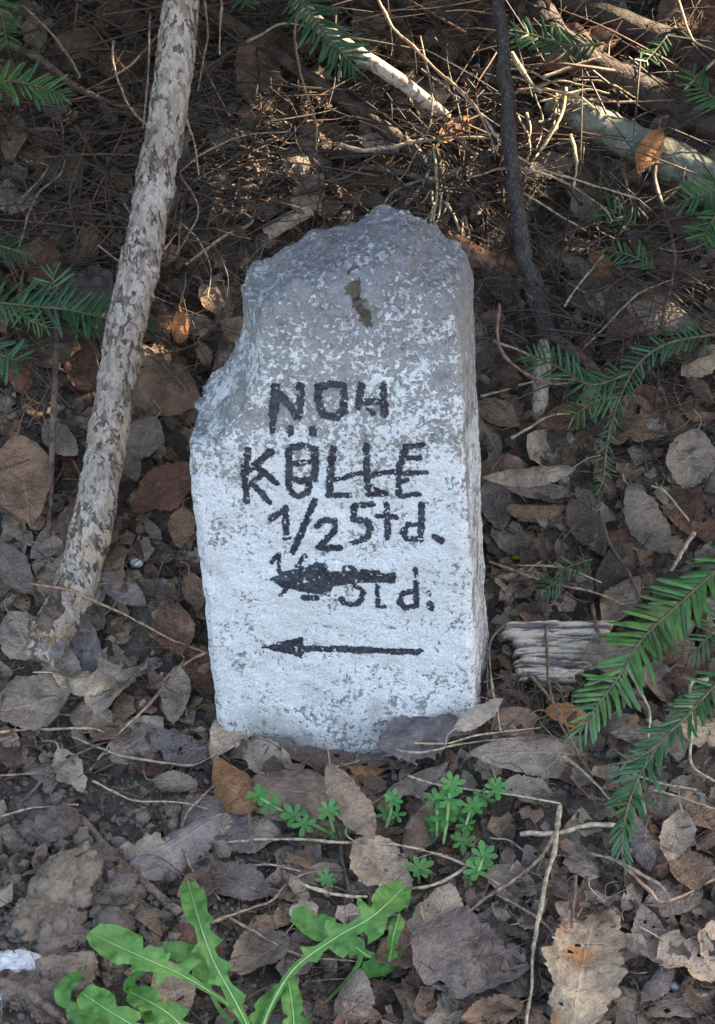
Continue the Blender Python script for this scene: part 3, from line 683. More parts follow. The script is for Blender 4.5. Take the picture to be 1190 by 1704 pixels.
HERO = [
 (50, 1168, 150, 100, 170, GREY, dict(cross=.3, torn=.2)), (40, 1062, 95, 85, 60, GREY, dict(cross=.3)), (140, 1138, 110, 48, 18, PALE, dict(cross=-.6, lift=.014)),
 (232, 1232, 110, 75, -30, GREY, dict(cross=.3)), (298, 1243, 105, 62, 25, VIO, dict(cross=-.5, torn=.4, lift=.012)), (292, 1306, 75, 42, 10, GREY, dict()), (118, 1285, 85, 55, 60, TAN, dict(torn=.4)),
 (100, 1100, 90, 60, 30, GREY, dict()), (20, 950, 110, 60, 60, VIO, dict()), (205, 985, 90, 50, 40, VIO, dict()),
 (40, 800, 150, 115, 80, BROWN, dict(cross=.5, lift=.016)), (135, 605, 120, 70, 80, RED, dict(cross=.7, lift=.02)), (270, 645, 140, 108, 25, BROWN, dict(cross=-.5, lift=.022, tilt=(0, -.3))),
 (238, 732, 85, 70, 120, GREY, dict(cross=.5, lift=.018)), (272, 815, 130, 75, 145, RED, dict(cross=.4, lift=.016)), (215, 770, 70, 45, 60, GREY, dict(lift=.02)), (180, 760, 70, 50, 70, VIO, dict()),
 (100, 735, 80, 50, 50, GREY, dict(lift=.02)), (288, 1050, 95, 75, 80, RED, dict(cross=.5, lift=.012)), (325, 985, 70, 40, 70, BROWN, dict()), (300, 880, 70, 50, 100, BROWN, dict(lift=.012)), (255, 920, 80, 45, 20, DARK, dict()),
 (330, 1110, 80, 60, 80, RED, dict()), (120, 880, 90, 55, 100, BROWN, dict()), (90, 900, 100, 60, 150, VIO, dict()), (160, 1200, 90, 60, 10, GREY, dict()), (290, 1160, 100, 55, 100, GREY, dict(lift=.012)),
 (435, 130, 135, 85, 65, BROWN, dict(cross=.5, lift=.03, tilt=(0, -.4))), (515, 322, 80, 55, -50, TAN, dict(cross=-.5, lift=.025, tilt=(0, -.3))), (478, 372, 90, 38, -30, BROWN, dict(cross=2.4, lift=.02)),
 (390, 1310, 110, 78, -120, ORANGE, dict(cross=-.7, lift=.014, lab="orange-brown curled leaf just below the stone's left foot")),
 (410, 1382, 120, 75, 10, GREY, dict(cross=-.3, lift=.01, lab="dull smooth grey-brown leaf left of the lowest cleavers whorls")),
 (492, 1316, 215, 98, 8, (.30, .205, .155), dict(cross=-.5, lift=.028, along=-.3, torn=0, wr=.05, lab="long smooth brown leaf lying under the left cleavers seedling")),
 (590, 1335, 150, 62, 52, (.34, .245, .175), dict(cross=-.8, lift=.048, wr=.04, lab="tan strap-like leaf folded over, its veins fanning, below the stone")),
 (612, 1284, 62, 24, 4, ORANGE, dict(cross=-.8, lift=.016, lab="small bright orange leaf scrap just below the stone")),
 (700, 1300, 120, 34, -22, GREY, dict(cross=-.4, lift=.012)), (636, 1446, 125, 98, 40, PALE, dict(cross=.4, torn=.5, lift=.014, lab="pale crumpled leaf with a hole above the middle dandelion")),
 (695, 1382, 110, 52, -75, BROWN, dict(cross=-.6, lift=.016, lab="upright brown leaf between the cleavers seedlings")), (735, 1512, 85, 78, -80, TAN, dict(cross=.3, torn=.2, lift=.014)),
 (775, 1600, 210, 140, 20, VIO, dict(cross=.3, torn=.5, wr=.09, lift=.012, lab="big dull violet-grey crumpled leaf right of the middle dandelion")),
 (905, 1255, 240, 80, 178, GREY, dict(cross=-.4, lift=.018, along=-.2, lab="long pointed grey leaf lying below the rotten wood chunk")), (880, 1318, 90, 55, 15, GREY, dict(torn=.4, lift=.014)),
 (950, 1195, 95, 45, 10, ORANGE, dict(cross=.5, lift=.012)), (1072, 1408, 100, 42, 70, VIO, dict(cross=-.5, lift=.016)), (1128, 1395, 90, 62, 100, TAN, dict(lift=.014)), (1150, 1450, 80, 70, 60, BROWN, dict(lift=.016)),
 (1085, 1560, 110, 62, -110, VIO, dict(cross=.5, lift=.012, torn=.4)), (1150, 1600, 130, 100, 30, TAN, dict(torn=.5, wr=.1, lift=.01)), (1095, 1640, 90, 42, 120, VIO, dict(cross=-.8, lift=.014)), (1120, 1500, 110, 70, 150, GREY, dict()),
 (592, 1660, 95, 68, -70, GREY, dict(cross=-.7, lift=.016)), (430, 1590, 120, 90, 150, GREY, dict(torn=.5, wr=.1)), (820, 1690, 110, 60, 160, BROWN, dict()), (850, 1470, 90, 60, 30, GREY, dict(torn=.3)), (700, 1660, 90, 60, 70, BROWN, dict()),
 (292, 1655, 110, 80, 70, TAN, dict(cross=.5, lift=.02, lab="pale brown serrated leaf under the left dandelion's stalks")), (480, 1470, 110, 60, 170, GREY, dict(lift=.01)), (400, 1475, 110, 70, 30, VIO, dict()), (330, 1480, 80, 50, 150, BROWN, dict()),
 (1080, 868, 135, 68, 58, GREY, dict(cross=-.5, lift=.02)), (892, 850, 100, 46, 2, BROWN, dict(cross=-1.5, lift=.016, petiole=False)), (880, 790, 160, 36, 176, TAN, dict(cross=-.7, lift=.018)), (890, 810, 140, 34, 8, GREY, dict(cross=-.4, lift=.01)),
 (825, 840, 90, 60, 80, VIO, dict(lift=.01)), (1125, 1095, 120, 90, 60, RED, dict(cross=-.5, lift=.016)), (1175, 1212, 100, 58, 0, TAN, dict(cross=-.8, lift=.02)), (1070, 515, 210, 72, 10, GREY, dict(cross=-.4, lift=.02)),
 (1165, 600, 90, 50, 150, TAN, dict(cross=-.7, lift=.03)), (1150, 770, 110, 90, 100, GREY, dict(lift=.02)), (905, 272, 110, 50, 5, GREY, dict(cross=-.4, lift=.02)), (1078, 255, 90, 45, 120, ORANGE, dict(cross=.8, lift=.05)),
 (990, 505, 120, 60, 30, DARK, dict(lift=.02)), (1030, 1000, 100, 60, -60, GREY, dict(lift=.01)), (1020, 965, 120, 60, 100, DARK, dict()), (975, 880, 110, 60, 60, DARK, dict()), (850, 900, 90, 55, 50, GREY, dict()),
 (940, 700, 90, 50, 160, RED, dict()), (830, 690, 80, 50, 30, BROWN, dict()), (1090, 670, 90, 50, 20, RED, dict()), (1030, 600, 90, 50, 60, DARK, dict()), (1140, 850, 100, 70, 60, RED, dict()), (1000, 445, 60, 40, 60, ORANGE, dict(lift=.02)),
 (1120, 450, 130, 45, 20, BROWN, dict(lift=.02)), (840, 470, 90, 70, 60, DARK, dict()), (760, 215, 80, 40, -40, ORANGE, dict(lift=.03)), (560, 240, 120, 60, 20, DARK, dict(lift=.02)), (300, 545, 60, 34, 95, ORANGE, dict(cross=-.8, lift=.05, tilt=(0, -.5))),
 (350, 500, 60, 34, 60, BROWN, dict(lift=.04)), (330, 545, 60, 40, 20, TAN, dict(lift=.02)), (650, 60, 90, 60, 60, BROWN, dict(lift=.02)), (1160, 30, 120, 70, 30, RED, dict(lift=.02)), (80, 70, 110, 60, 40, GREY, dict(lift=.0)),
 (760, 1205, 0, 0, 0, GREY, None),
]
for h in HERO:
    if h[6] is None: continue
    k = dict(h[6]); leaf(*h[:6], lift=k.pop("lift", .008) + U(0, .003), **k)
# the named big ones
leaf(965, 1592, 245, 142, -84, (.54, .40, .265), lift=.02, seed=42, grad=((.28, .145, .07), (.44, .22, .09)), cross=.5, along=-.45, wr=.10, serr=.035, nv=56, nu=13, torn=.4, lab="big pale tan serrated leaf standing out at the bottom right")
leaf(290, 1400, 190, 92, -34, (0.25, 0.225, 0.215), lift=.022, seed=77, cross=-.6, along=-.2, serr=.05, nv=34, fold=-.25, lab="folded grey serrated leaf above the left dandelion")
leaf(700, 1218, 150, 92, -18, (0.17, 0.135, 0.135), lift=.045, tilt=(0, -.5), seed=9, cross=-.6, wr=.12, torn=.5, nv=28, lab="crumpled violet-grey leaf leaning on the stone's right foot")
leaf(798, 1190, 100, 36, -30, (0.34, 0.29, 0.25), lift=.045, tilt=(0, -.4), seed=19, cross=-.6, wr=.1, torn=.3, lab="narrow pale leaf resting against the stone's lower right corner")
leaf(560, 1262, 200, 36, 3, (0.12, 0.085, 0.07), lift=.012, seed=29, cross=-.5, wr=.12, torn=.5, lab="dark brown leaf pressed along the stone's foot")
def instone(px, py):
    return (330 < px < 800 and 720 < py < 1200) or (430 < px < 770 and 400 < py < 730)
# the rest, scattered to an even spacing
pts = [(l[1], l[2]) for l in LEAVES]; k = 0
while len(pts) < 400 and k < 9000:
    k += 1; px, py = U(-10, 1200), U(-10, 1715)
    if instone(px, py): continue
    if py < 480 and rnd.random() < 0.4: continue
    if px < 240 and 1330 < py < 1650: continue
    if px < 430 and py > 1270 and rnd.random() < .62: continue
    if 850 < px < 955 and 500 < py < 740: continue
    if min((a - px) ** 2 + (b_ - py) ** 2 for a, b_ in pts) < 40 ** 2: continue
    pts.append((px, py))
    back = py < 650
    col = rnd.choice([DARK, BROWN, BROWN, GREY, RED, VIO, DARK] if back else [GREY, GREY, GREY, BROWN, GREY, DARK, DARK, GREY, BROWN, VIO, TAN, BROWN, RED])
    L = U(60, 140) if rnd.random() < .6 else U(40, 70)
    leaf(px, py, L, L * U(.45, .75), U(0, 360), col, lift=U(.002, .010) if not back else U(.005, .045), tilt=(U(-.35, .35), U(-.45, .25)), cross=rnd.choice([-.2, .3, -.5, .7, -.8, 1.0, -1.5]) * (.6 if py > 1200 else 1), along=U(-.9, .9) * (.6 if py > 1200 else 1),
         wr=U(.10, .26) * (.6 if py > 1200 else 1), torn=rnd.choice([.1, .4, .6, .8]), nv=16, nu=7, petiole=rnd.random() < .4)

# ------------------------------------------------------------------ fine litter (uncountable)
lit = MB(); colsF = [DARK, BROWN, GREY, GREY, DARK, BROWN, DARK]
def frag(x, y, size, mb, col, zoff=0.0):
    v, f, uv = leaf_geo(size, size * U(.4, .9), rnd.randint(1, 9999), cross=U(-1.2, 1.2), along=U(-.8, .8), wr=.15, serr=.35, nv=5, nu=4, petiole=False)
    n = (gn(x, y) + Vector((U(-.5, .5), U(-.5, .5), 0))).normalized(); a = U(0, 6.28)
    ex = Vector((math.cos(a), math.sin(a), 0)); ex = (ex - n * ex.dot(n)).normalized(); ey = n.cross(ex)
    M = np.array([list(ex), list(ey), list(n)])
    mb.add(v @ M + np.array([x, y, gz(x, y) + zoff]), f, uv, vary(col, .65, 1.35))
XY = np.stack([rng.uniform(-.45, .45, 9000), rng.uniform(-.42, .85, 9000)], 1)
for x, y in XY:
    if abs(x) < .1 and 0 < y < .1: continue
    if x < -.06 and y < -.02 and rnd.random() < .85: continue
    frag(x, y, U(.006, .022) if rnd.random() < .7 else U(.018, .034), lit, rnd.choice(colsF), U(.001, .010))
# whole leaves beyond the frame
for k in range(2400):
    x, y = U(-1.3, 1.3), U(-.9, 1.7)
    px, py, _ = proj((x, y, gz(x, y)))
    if -30 < px < 1220 and -30 < py < 1730: continue
    frag(x, y, U(.025, .06), lit, rnd.choice(colsF), U(.004, .012))
o = lit.build("leaf_crumbs", M_LEAF)
tag(o, "countless small broken leaf pieces and crumbs covering the soil", "leaf litter", kind="stuff")
# spent needles, rootlets and grass threads
th = MB(); TC = [(0.10, .065, .042), (0.06, .042, .034), (0.15, .10, .068), (0.24, .185, .13), (0.12, .06, .035), (.05, .035, .03)]
for k in range(5200):
    px, py = U(-40, 1230), U(-40, 1740)
    if k % 10 < 5: py = U(-40, 620)
    if k % 17 == 0: px, py = U(810, 950), U(900, 1250)
    if instone(px, py): continue
    P = at_lift(px, py, U(.002, .014 if py > 620 else .04)); a = U(0, 6.28); L = U(.008, .045 if py > 620 else .07); n = gn(P.x, P.y)
    ex = Vector((math.cos(a), math.sin(a), 0)); ex = (ex - n * ex.dot(n)).normalized(); ey = n.cross(ex)
    c = U(-.5, .5) * L; hgt = U(-.1, .45) * L
    if P.y > -.01 and abs(P.x) < .125 and P.y < .12: continue
    pp = [P, P + ex * L * .33 + ey * c * .5 + n * hgt * .6, P + ex * L * .66 + ey * c * .8 + n * hgt, P + ex * L + ey * c * .6 + n * hgt * U(.2, 1.3)]
    tv, tf, tuv = tube(catmull(pp, 2), [U(.00025, .0006), .0002], 3, cap=False)
    th.add(tv, tf, tuv, vary(rnd.choice(TC), .7, 1.3))
o = th.build("fine_rootlets", M_TWIG)
tag(o, "tangle of hair-thin rootlets, spent needles and dry grass threads", "rootlets", kind="stuff")
tk = MB()
for k in range(1900):
    px, py = U(-60, 1250), U(-60, 640) if k % 5 else U(560, 800)
    if 400 < px < 800 and py > 330: continue
    if 300 < px < 900 and py > 440: continue
    if 900 < px and 130 < py < 340 and rnd.random() < .75: continue
    if py > 560 and not (px < 130 or px > 830): continue
    P = at_lift(px, py, U(.004, .07) if py < 560 else U(.0, .025)); a = rnd.gauss(0, .8) + (3.14 if k % 2 else 0) if k % 3 else U(0, 6.28); L = U(.03, .15) if py < 560 else U(.02, .07); n = gn(P.x, P.y)
    ex = Vector((math.cos(a), math.sin(a), 0)); ex = (ex - n * ex.dot(n)).normalized(); ey = n.cross(ex); c = U(-.3, .3) * L; hg = U(-.25, .25) * L
    pp = [P, P + ex * L * .35 + ey * c * .5 + n * hg * .6, P + ex * L * .7 + ey * c + n * hg, P + ex * L + ey * c * U(.5, 1.8) + n * hg * U(.2, 1.3)]
    if any(-.02 < q.y < .16 and abs(q.x) < .14 for q in pp): continue
    tv, tf, tuv = tube(catmull(pp, 3), [U(.0005, .0015) * (1.6 if k % 11 == 0 else 1), .0004], 4, cap=False)
    tk.add(tv, tf, tuv, vary(rnd.choice([(.05, .035, .028), (.035, .026, .022), (.085, .055, .040), (.10, .05, .030), (.05, .04, .033)]), .6, 1.3))
o = tk.build("twig_thicket", M_TWIG); tag(o, "dense dark tangle of thin dead twigs on the bank", "twigs", kind="stuff")
# crumbs of soil
cr = MB(); ico = bmesh.new(); bmesh.ops.create_icosphere(ico, subdivisions=1, radius=1); IV = np.array([list(v.co) for v in ico.verts]); IF = [tuple(v.index for v in f.verts) for f in ico.faces]; ico.free()
for k in range(5200):
    px, py = (U(-20, 1210), U(1180, 1720)) if k % 3 else (U(-20, 420), U(1300, 1640))
    if k % 5 == 0: px, py = U(-20, 1210), U(500, 1200)
    if instone(px, py): continue
    P, d = ghit(px, py); r = U(.0008, .0032) * (2.2 if px < 330 and 1350 < py < 1640 and rnd.random() < .4 else 1)
    v = IV * (1 + .35 * rng.uniform(-1, 1, (len(IV), 1))) * r * rng.uniform(.6, 1.2, (1, 3))
    cr.add(v + np.array(P) + [0, 0, r * .4], IF, None, vary((0.19, .15, .115), .6, 1.4))
o = cr.build("soil_crumbs", M_CLOD, smooth=False); tag(o, "loose crumbs of brown earth", "soil crumbs", kind="stuff")

# ------------------------------------------------------------------ earth clods and pebbles
def lump(name, px, py, w, h, col, mat, lab, cat, seed, sub=5, am=.34, group=None, sink=.35):
    bm = bmesh.new(); bmesh.ops.create_icosphere(bm, subdivisions=sub, radius=1)
    v = np.array([list(q.co) for q in bm.verts]); f = [tuple(q.index for q in a.verts) for a in bm.faces]; bm.free()
    P, d = ghit(px, py); sc = 1.0 / FPX * (P - CAM).length
    rx, ry = w / 2 * sc, h / 2 * sc * 1.15; rz = min(rx, ry) * .7
    v = v * (1 + am * fbm(v * 1.6 + seed * 3.1, 4, seed)[:, None]); v = np.sign(v) * np.abs(v) ** .85
    v = v * np.array([rx, ry, rz]); v += .11 * min(rx, ry) * np.stack([fbm(v * 190, 3, seed + i) for i in range(3)], 1) + .0007 * np.stack([fbm(v * 800, 2, seed + 9 + i) for i in range(3)], 1)
    mb = MB(); mb.add(v, f, None, tuple(q * (1.35 if name == 'earth_clod' else 1) for q in col)); o = mb.build(name, mat); o.location = P + Vector((0, 0, rz * (.5 - sink)))
    tag(o, lab, cat, group); return o
CG = "clods of dry earth at the lower left"
for i, (px, py, w, h, c, lab) in enumerate([
    (110, 1480, 100, 130, (.235, .185, .135), "largest tan earth clod at the lower left"), (55, 1545, 85, 90, (.20, .155, .12), "rounded brown earth clod with an ochre flank below the largest clod"),
    (100, 1560, 90, 80, (.19, .15, .118), "flat brown earth clod left of the left dandelion's big leaf"), (28, 1400, 50, 36, (.24, .195, .15), "small pale earth clod at the left edge above the others"), (85, 1385, 80, 70, (.13, .10, .082), "dark crumbly earth clod above the largest tan clod"),
    (155, 1440, 70, 60, (.15, .118, .095), "grey-brown earth clod right above the largest tan clod"), (18, 1480, 50, 80, (.24, .195, .15), "tan earth clod at the left edge beside the largest clod"), (205, 1490, 60, 56, (.145, .11, .092), "brown earth clod between the largest clod and the fallen dark stick"),
    (110, 1625, 100, 60, (.26, .20, .155), "pinkish tan earth clod at the bottom left beside the white stone"), (190, 1540, 70, 50, (.15, .115, .095), "low dark earth clod above the left dandelion leaf tip"), (45, 1345, 60, 44, (.13, .10, .085), "small dark earth clod at the left edge under the straw"),
    (60, 1660, 90, 50, (.17, .13, .105), "earth clod half under the thick twig in the bottom left corner"), (340, 1465, 60, 40, (.16, .13, .115), "small grey earth clod right of the left dandelion's upright leaf")]):
    lump("earth_clod", px, py, w, h, c, M_CLOD, lab, "clod", i + 3, group=CG)
M_WSTONE = mat_plain("pale_pebble", (0.55, 0.55, 0.56), .8, .45, 150)
lump("pale_stone", 25, 1608, 85, 46, (1, 1, 1), M_WSTONE, "rough white and grey stone at the bottom left edge", "stone", 31, am=.2)
lump("pale_pebble", 8, 1655, 26, 30, (1, 1, 1), M_WSTONE, "small white pebble at the left edge under the twig", "pebble", 32, sub=3)
lump("pale_pebble", 1184, 1272, 22, 20, (1, 1, 1), M_WSTONE, "small bright white chip at the right edge", "pebble", 33, sub=2)
lump("pale_pebble", 1030, 1492, 14, 12, (1, 1, 1), M_WSTONE, "small cream pebble above the big serrated leaf", "pebble", 34, sub=2)
lump("pale_pebble", 1122, 1642, 18, 16, (1, 1, 1), M_WSTONE, "tiny white chip at the lower right", "pebble", 35, sub=2)
M_CHIP = mat_plain("white_flake", (0.62, 0.60, 0.55), .6, .3, 300)
for px, py, w, h, lab in [(228, 942, 26, 16, "white flake beside the stone near its writing, topmost of the flakes"), (155, 1012, 16, 12, "small white flake just below the pale stick's foot"), (141, 1041, 18, 12, "white flake below the pale stick's foot, lowest of them"),
                          (285, 1158, 16, 20, "cream wood flake left of the stone's foot"), (65, 590, 20, 30, "white flake under the left fir spray")]:
    lump("white_flake", px, py, w, h, (1, 1, 1), M_CHIP, lab, "flake", rnd.randint(1, 99), sub=2, group="pale flakes in the litter", sink=-.6)
M_YEL = mat_plain("yellow_green_bud", (0.42, 0.46, 0.04), .25, .2, 300)
lump("yellow_bud_scale", 860, 931, 22, 14, (1, 1, 1), M_YEL, "tiny shiny yellow-green bud scale right of the stone", "bud scale", 71, sub=2, sink=-.8)

# ------------------------------------------------------------------ big sticks
def stick(name, P, R, mat, lab, cat, sides=14, rough=.08, seed=1, freq=60, per=8, col=(1, 1, 1), group=None, parent=None, wob=0):
    P = [Vector(p) for p in P]; C0 = P[0]
    pp = catmull([p - C0 for p in P], per)
    if wob: pp = pp + wob * np.stack([fbm(pp * 45 + seed * 3.7, 3, seed + q) for q in range(3)], 1)
    tv, tf, uv = tube(pp, R, sides, rough, seed, freq)
    mb = MB(); mb.add(tv, tf, uv, col); o = mb.build(name, mat, parent)
    if parent is None: o.location = C0
    else: o.location = C0 - parent.location
    if cat: tag(o, lab, cat, group)
    elif lab: o["label"] = lab
    return o
b0 = at_lift(95, 1062, 0)
yb = b0.y
ps = stick("leaning_stick", [at_y(66, 1100, yb - .02), at_y(88, 1050, yb + .0), at_y(122, 985, yb + .03), at_y(156, 860, yb + .06), at_y(183, 700, yb + .10), at_y(212, 540, yb + .14), at_y(245, 380, yb + .18), at_y(278, 190, yb + .22), at_y(302, 10, yb + .26), at_y(325, -200, yb + .31)],
    [.0165, .0175, .0185, .0175, .0158, .0160, .0160, .0152, .0150, .014], M_PALEBARK, "thick pale weathered stick with flaking bark leaning left of the stone", "stick", 56, .07, 7, 60, 40)
# raised curls of remaining bark on it
me = ps.data; Vv = np.empty(len(me.vertices) * 3); me.vertices.foreach_get("co", Vv); Vv = Vv.reshape(-1, 3); Nn = np.empty_like(Vv.ravel()); me.vertices.foreach_get("normal", Nn); Nn = Nn.reshape(-1, 3)
q = fbm(Vv * np.array([150, 150, 62]), 3, 55); step = np.clip((q - .05) * 6, 0, 1)
tc = np.clip(1 - (Vv[:, 2] - .02) / .10, 0, 1) * np.clip(fbm(Vv * 45, 2, 8) * 1.6 + .5, 0, 1); cc_ = np.ones((len(Vv), 4)); cc_[:, :3] = 1 + tc[:, None] * (np.array([.9, .70, .50]) - 1); me.color_attributes['Col'].data.foreach_set('color', cc_.ravel())
Vv += Nn * (.0014 * step + .0005 * fbm(Vv * 500, 2, 3))[:, None]; me.vertices.foreach_set("co", Vv.ravel()); me.update()
# bark plates hanging on the foot of the stick
stick("leaning_stick_base", [at_y(62, 1085, yb - .01), at_y(80, 1040, yb - .005), at_y(98, 1000, yb + .015), at_y(112, 950, yb + .03)], [.006, .010, .009, .004], M_BROWNBARK, None, None, 12, .3, 9, 90, 6, parent=ps)
ps.children[0].name = "root_stub"; ps.children[0]["label"] = "dark split wood at the stick's foot"

b1 = at_lift(902, 712, 0); y1 = b1.y
sap = stick("sapling", [at_y(902, 735, y1 + .0), at_y(900, 690, y1 + .02), at_y(903, 600, y1 + .05), at_y(906, 540, y1 + .07), at_y(888, 480, y1 + .09), at_y(866, 400, y1 + .11), at_y(853, 300, y1 + .13), at_y(846, 180, y1 + .16), at_y(836, 70, y1 + .18), at_y(826, -20, y1 + .2), at_y(815, -160, y1 + .23)],
    [.0086, .0086, .0084, .0098, .0090, .0080, .0072, .0066, .0062, .0056, .0052], M_SAPBARK, "slender dark glossy sapling stem standing right of the stone", "sapling", 20, .16, 17, 70, 14, wob=.0022)
mb = MB()
pp = [at_y(905, 566, y1 + .052), at_y(904, 600, y1 + .040), at_y(900, 640, y1 + .028), at_y(898, 700, y1 + .007)]
tv, tf, uv = tube(catmull([p - sap.location for p in pp], 8), [.004, .0088, .0090, .0072], 12, .12, 5, 120); mb.add(tv, tf, uv)
mb.build("peeled_wood", M_SPLITWOOD, sap)["label"] = "pale bare strip where the bark is stripped near the foot"
stick("side_root", [at_y(910, 552, y1 + .068), at_y(940, 575, y1 + .05), at_y(975, 600, y1 + .04), at_y(1010, 640, y1 + .02)], [.0065, .0055, .005, .004], M_BROWNBARK, None, None, 12, .08, 3, 60, 6, parent=sap)

def onl(pts, lifts):
    if isinstance(lifts, (int, float)): lifts = [lifts] * len(pts)
    return [at_lift(a, b_, l) for (a, b_), l in zip(pts, lifts)]
def px2m(px, py, n): return n / FPX * (at_lift(px, py, 0) - CAM).length
def lying(pts, lifts, wpx, mat, lab, cat="branch", name="fallen_branch", col=(1, 1, 1), sides=12, rough=.1, **k):
    R = [px2m(*pts[0], w) / 2 for w in (wpx if isinstance(wpx, (list, tuple)) else [wpx])]
    return stick(name, onl(pts, lifts), R, mat, lab, cat, sides, rough, rnd.randint(1, 99), 70, 8, col, **k)
M_LITBARK = mat_bark("pale_smooth_bark", (0.20, 0.14, 0.10), (0.52, 0.43, 0.34), (0.42, 0.32, 0.24), (1, 1, 1), 110, .6, .3, .38, .5)
lying([(470, -30), (530, 40), (600, 92), (680, 145), (745, 198)], [.06, .07, .07, .06, .03], [24, 25, 24, 22, 18], M_LITBARK, "pale diagonal branch catching the sun above the stone")
lying([(330, 10), (420, 62), (510, 125), (600, 185), (680, 245), (735, 305)], [.03, .05, .055, .05, .04, .015], [26, 22, 20, 22, 24, 16], M_BROWNBARK, "long brown branch running down behind the stone's top", col=(.6, .55, .52))
lying([(870, -20), (930, 70), (1010, 120), (1100, 165), (1215, 225)], [.03, .035, .035, .03, .02], [52, 56, 50, 54, 60], M_BROWNBARK, "thick brown fallen branch right of the sapling's top", sides=20, col=(.45, .42, .42))
lying([(850, -40), (960, 10), (1080, 60), (1215, 112)], [.03, .035, .03, .03], [40, 44, 46, 50], M_BROWNBARK, "thick brown branch in the top right corner, above the other", sides=20, col=(.4, .37, .37))
lying([(925, 165), (985, 205), (1060, 240), (1130, 275), (1215, 330)], [.022, .025, .025, .022, .02], [58, 60, 58, 66, 70], M_GREENLOG, "smooth pale greenish log end lying right of the sapling", cat="log", name="fallen_log", sides=22, rough=.14)
lying([(742, 398), (790, 425), (850, 440), (910, 450)], [.015, .02, .018, .0], [30, 38, 36, 28], M_BROWNBARK, "reddish brown root stub just behind the stone's right shoulder", cat="root", name="tree_root", col=(1.7, 1.15, .9))
lying([(905, 420), (950, 440), (1010, 470), (1060, 480)], [.012, .016, .014, .0], [36, 40, 30, 20], M_BROWNBARK, "knobbly brown wood lump right of the sapling's bend", cat="wood", name="wood_lump", rough=.3)
lying([(600, 275), (680, 290), (730, 300), (800, 262), (850, 235)], [.02, .02, .02, .02, .01], [12, 12, 14, 14, 10], M_BROWNBARK, "grey-brown crooked branch behind the stone's top")
lying([(350, 470), (368, 520), (380, 560), (362, 620), (345, 700)], [.03, .03, .02, .02, .01], [22, 24, 24, 20, 16], M_BROWNBARK, "brown root curving down beside the stone's broken shoulder", cat="root", name="tree_root")
lying([(-20, 60), (60, 95), (120, 140), (170, 165), (250, 190)], [.05, .05, .05, .04, .03], [10, 12, 11, 9, 7], M_BROWNBARK, "dark branch carrying the top left fir spray")
lying([(95, 520), (92, 620), (88, 720), (84, 830), (80, 960)], [.06, .05, .035, .02, .0], [9, 10, 10, 9, 8], M_BROWNBARK, "thin dark upright stem left of the pale stick", cat="twig", name="twig")
lying([(250, 585), (285, 620), (320, 660)], [.04, .035, .025], [7, 7, 6], M_BROWNBARK, "dark twig across the big brown leaf beside the pale stick", cat="twig", name="twig")
lying([(265, 590), (330, 570), (372, 520), (382, 488)], [.03, .03, .035, .05], [3, 6, 7, 5], M_BROWNBARK, "blunt dark twig pointing up beside the stone's shoulder", cat="twig", name="twig")
lying([(135, 1360), (185, 1420), (240, 1470), (300, 1520)], [.010, .012, .012, .008], [13, 15, 15, 14], M_BROWNBARK, "straight dark stick slanting past the earth clods", cat="stick", name="fallen_stick", col=(1.15, 1.1, 1.05))
lying([(-20, 1628), (40, 1650), (80, 1675), (112, 1700)], [.012, .014, .012, .008], [20, 18, 16, 14], M_BROWNBARK, "thick twig in the bottom left corner", cat="twig", name="twig")
lying([(-15, 220), (80, 215), (170, 222), (240, 215)], .02, [7, 8, 7, 5], M_BROWNBARK, "dark root running level left of the pale stick", cat="root", name="tree_root")
lying([(340, 330), (420, 300), (500, 290), (590, 300)], .015, [8, 10, 10, 8], M_BROWNBARK, "dark root above the stone's left shoulder", cat="root", name="tree_root")

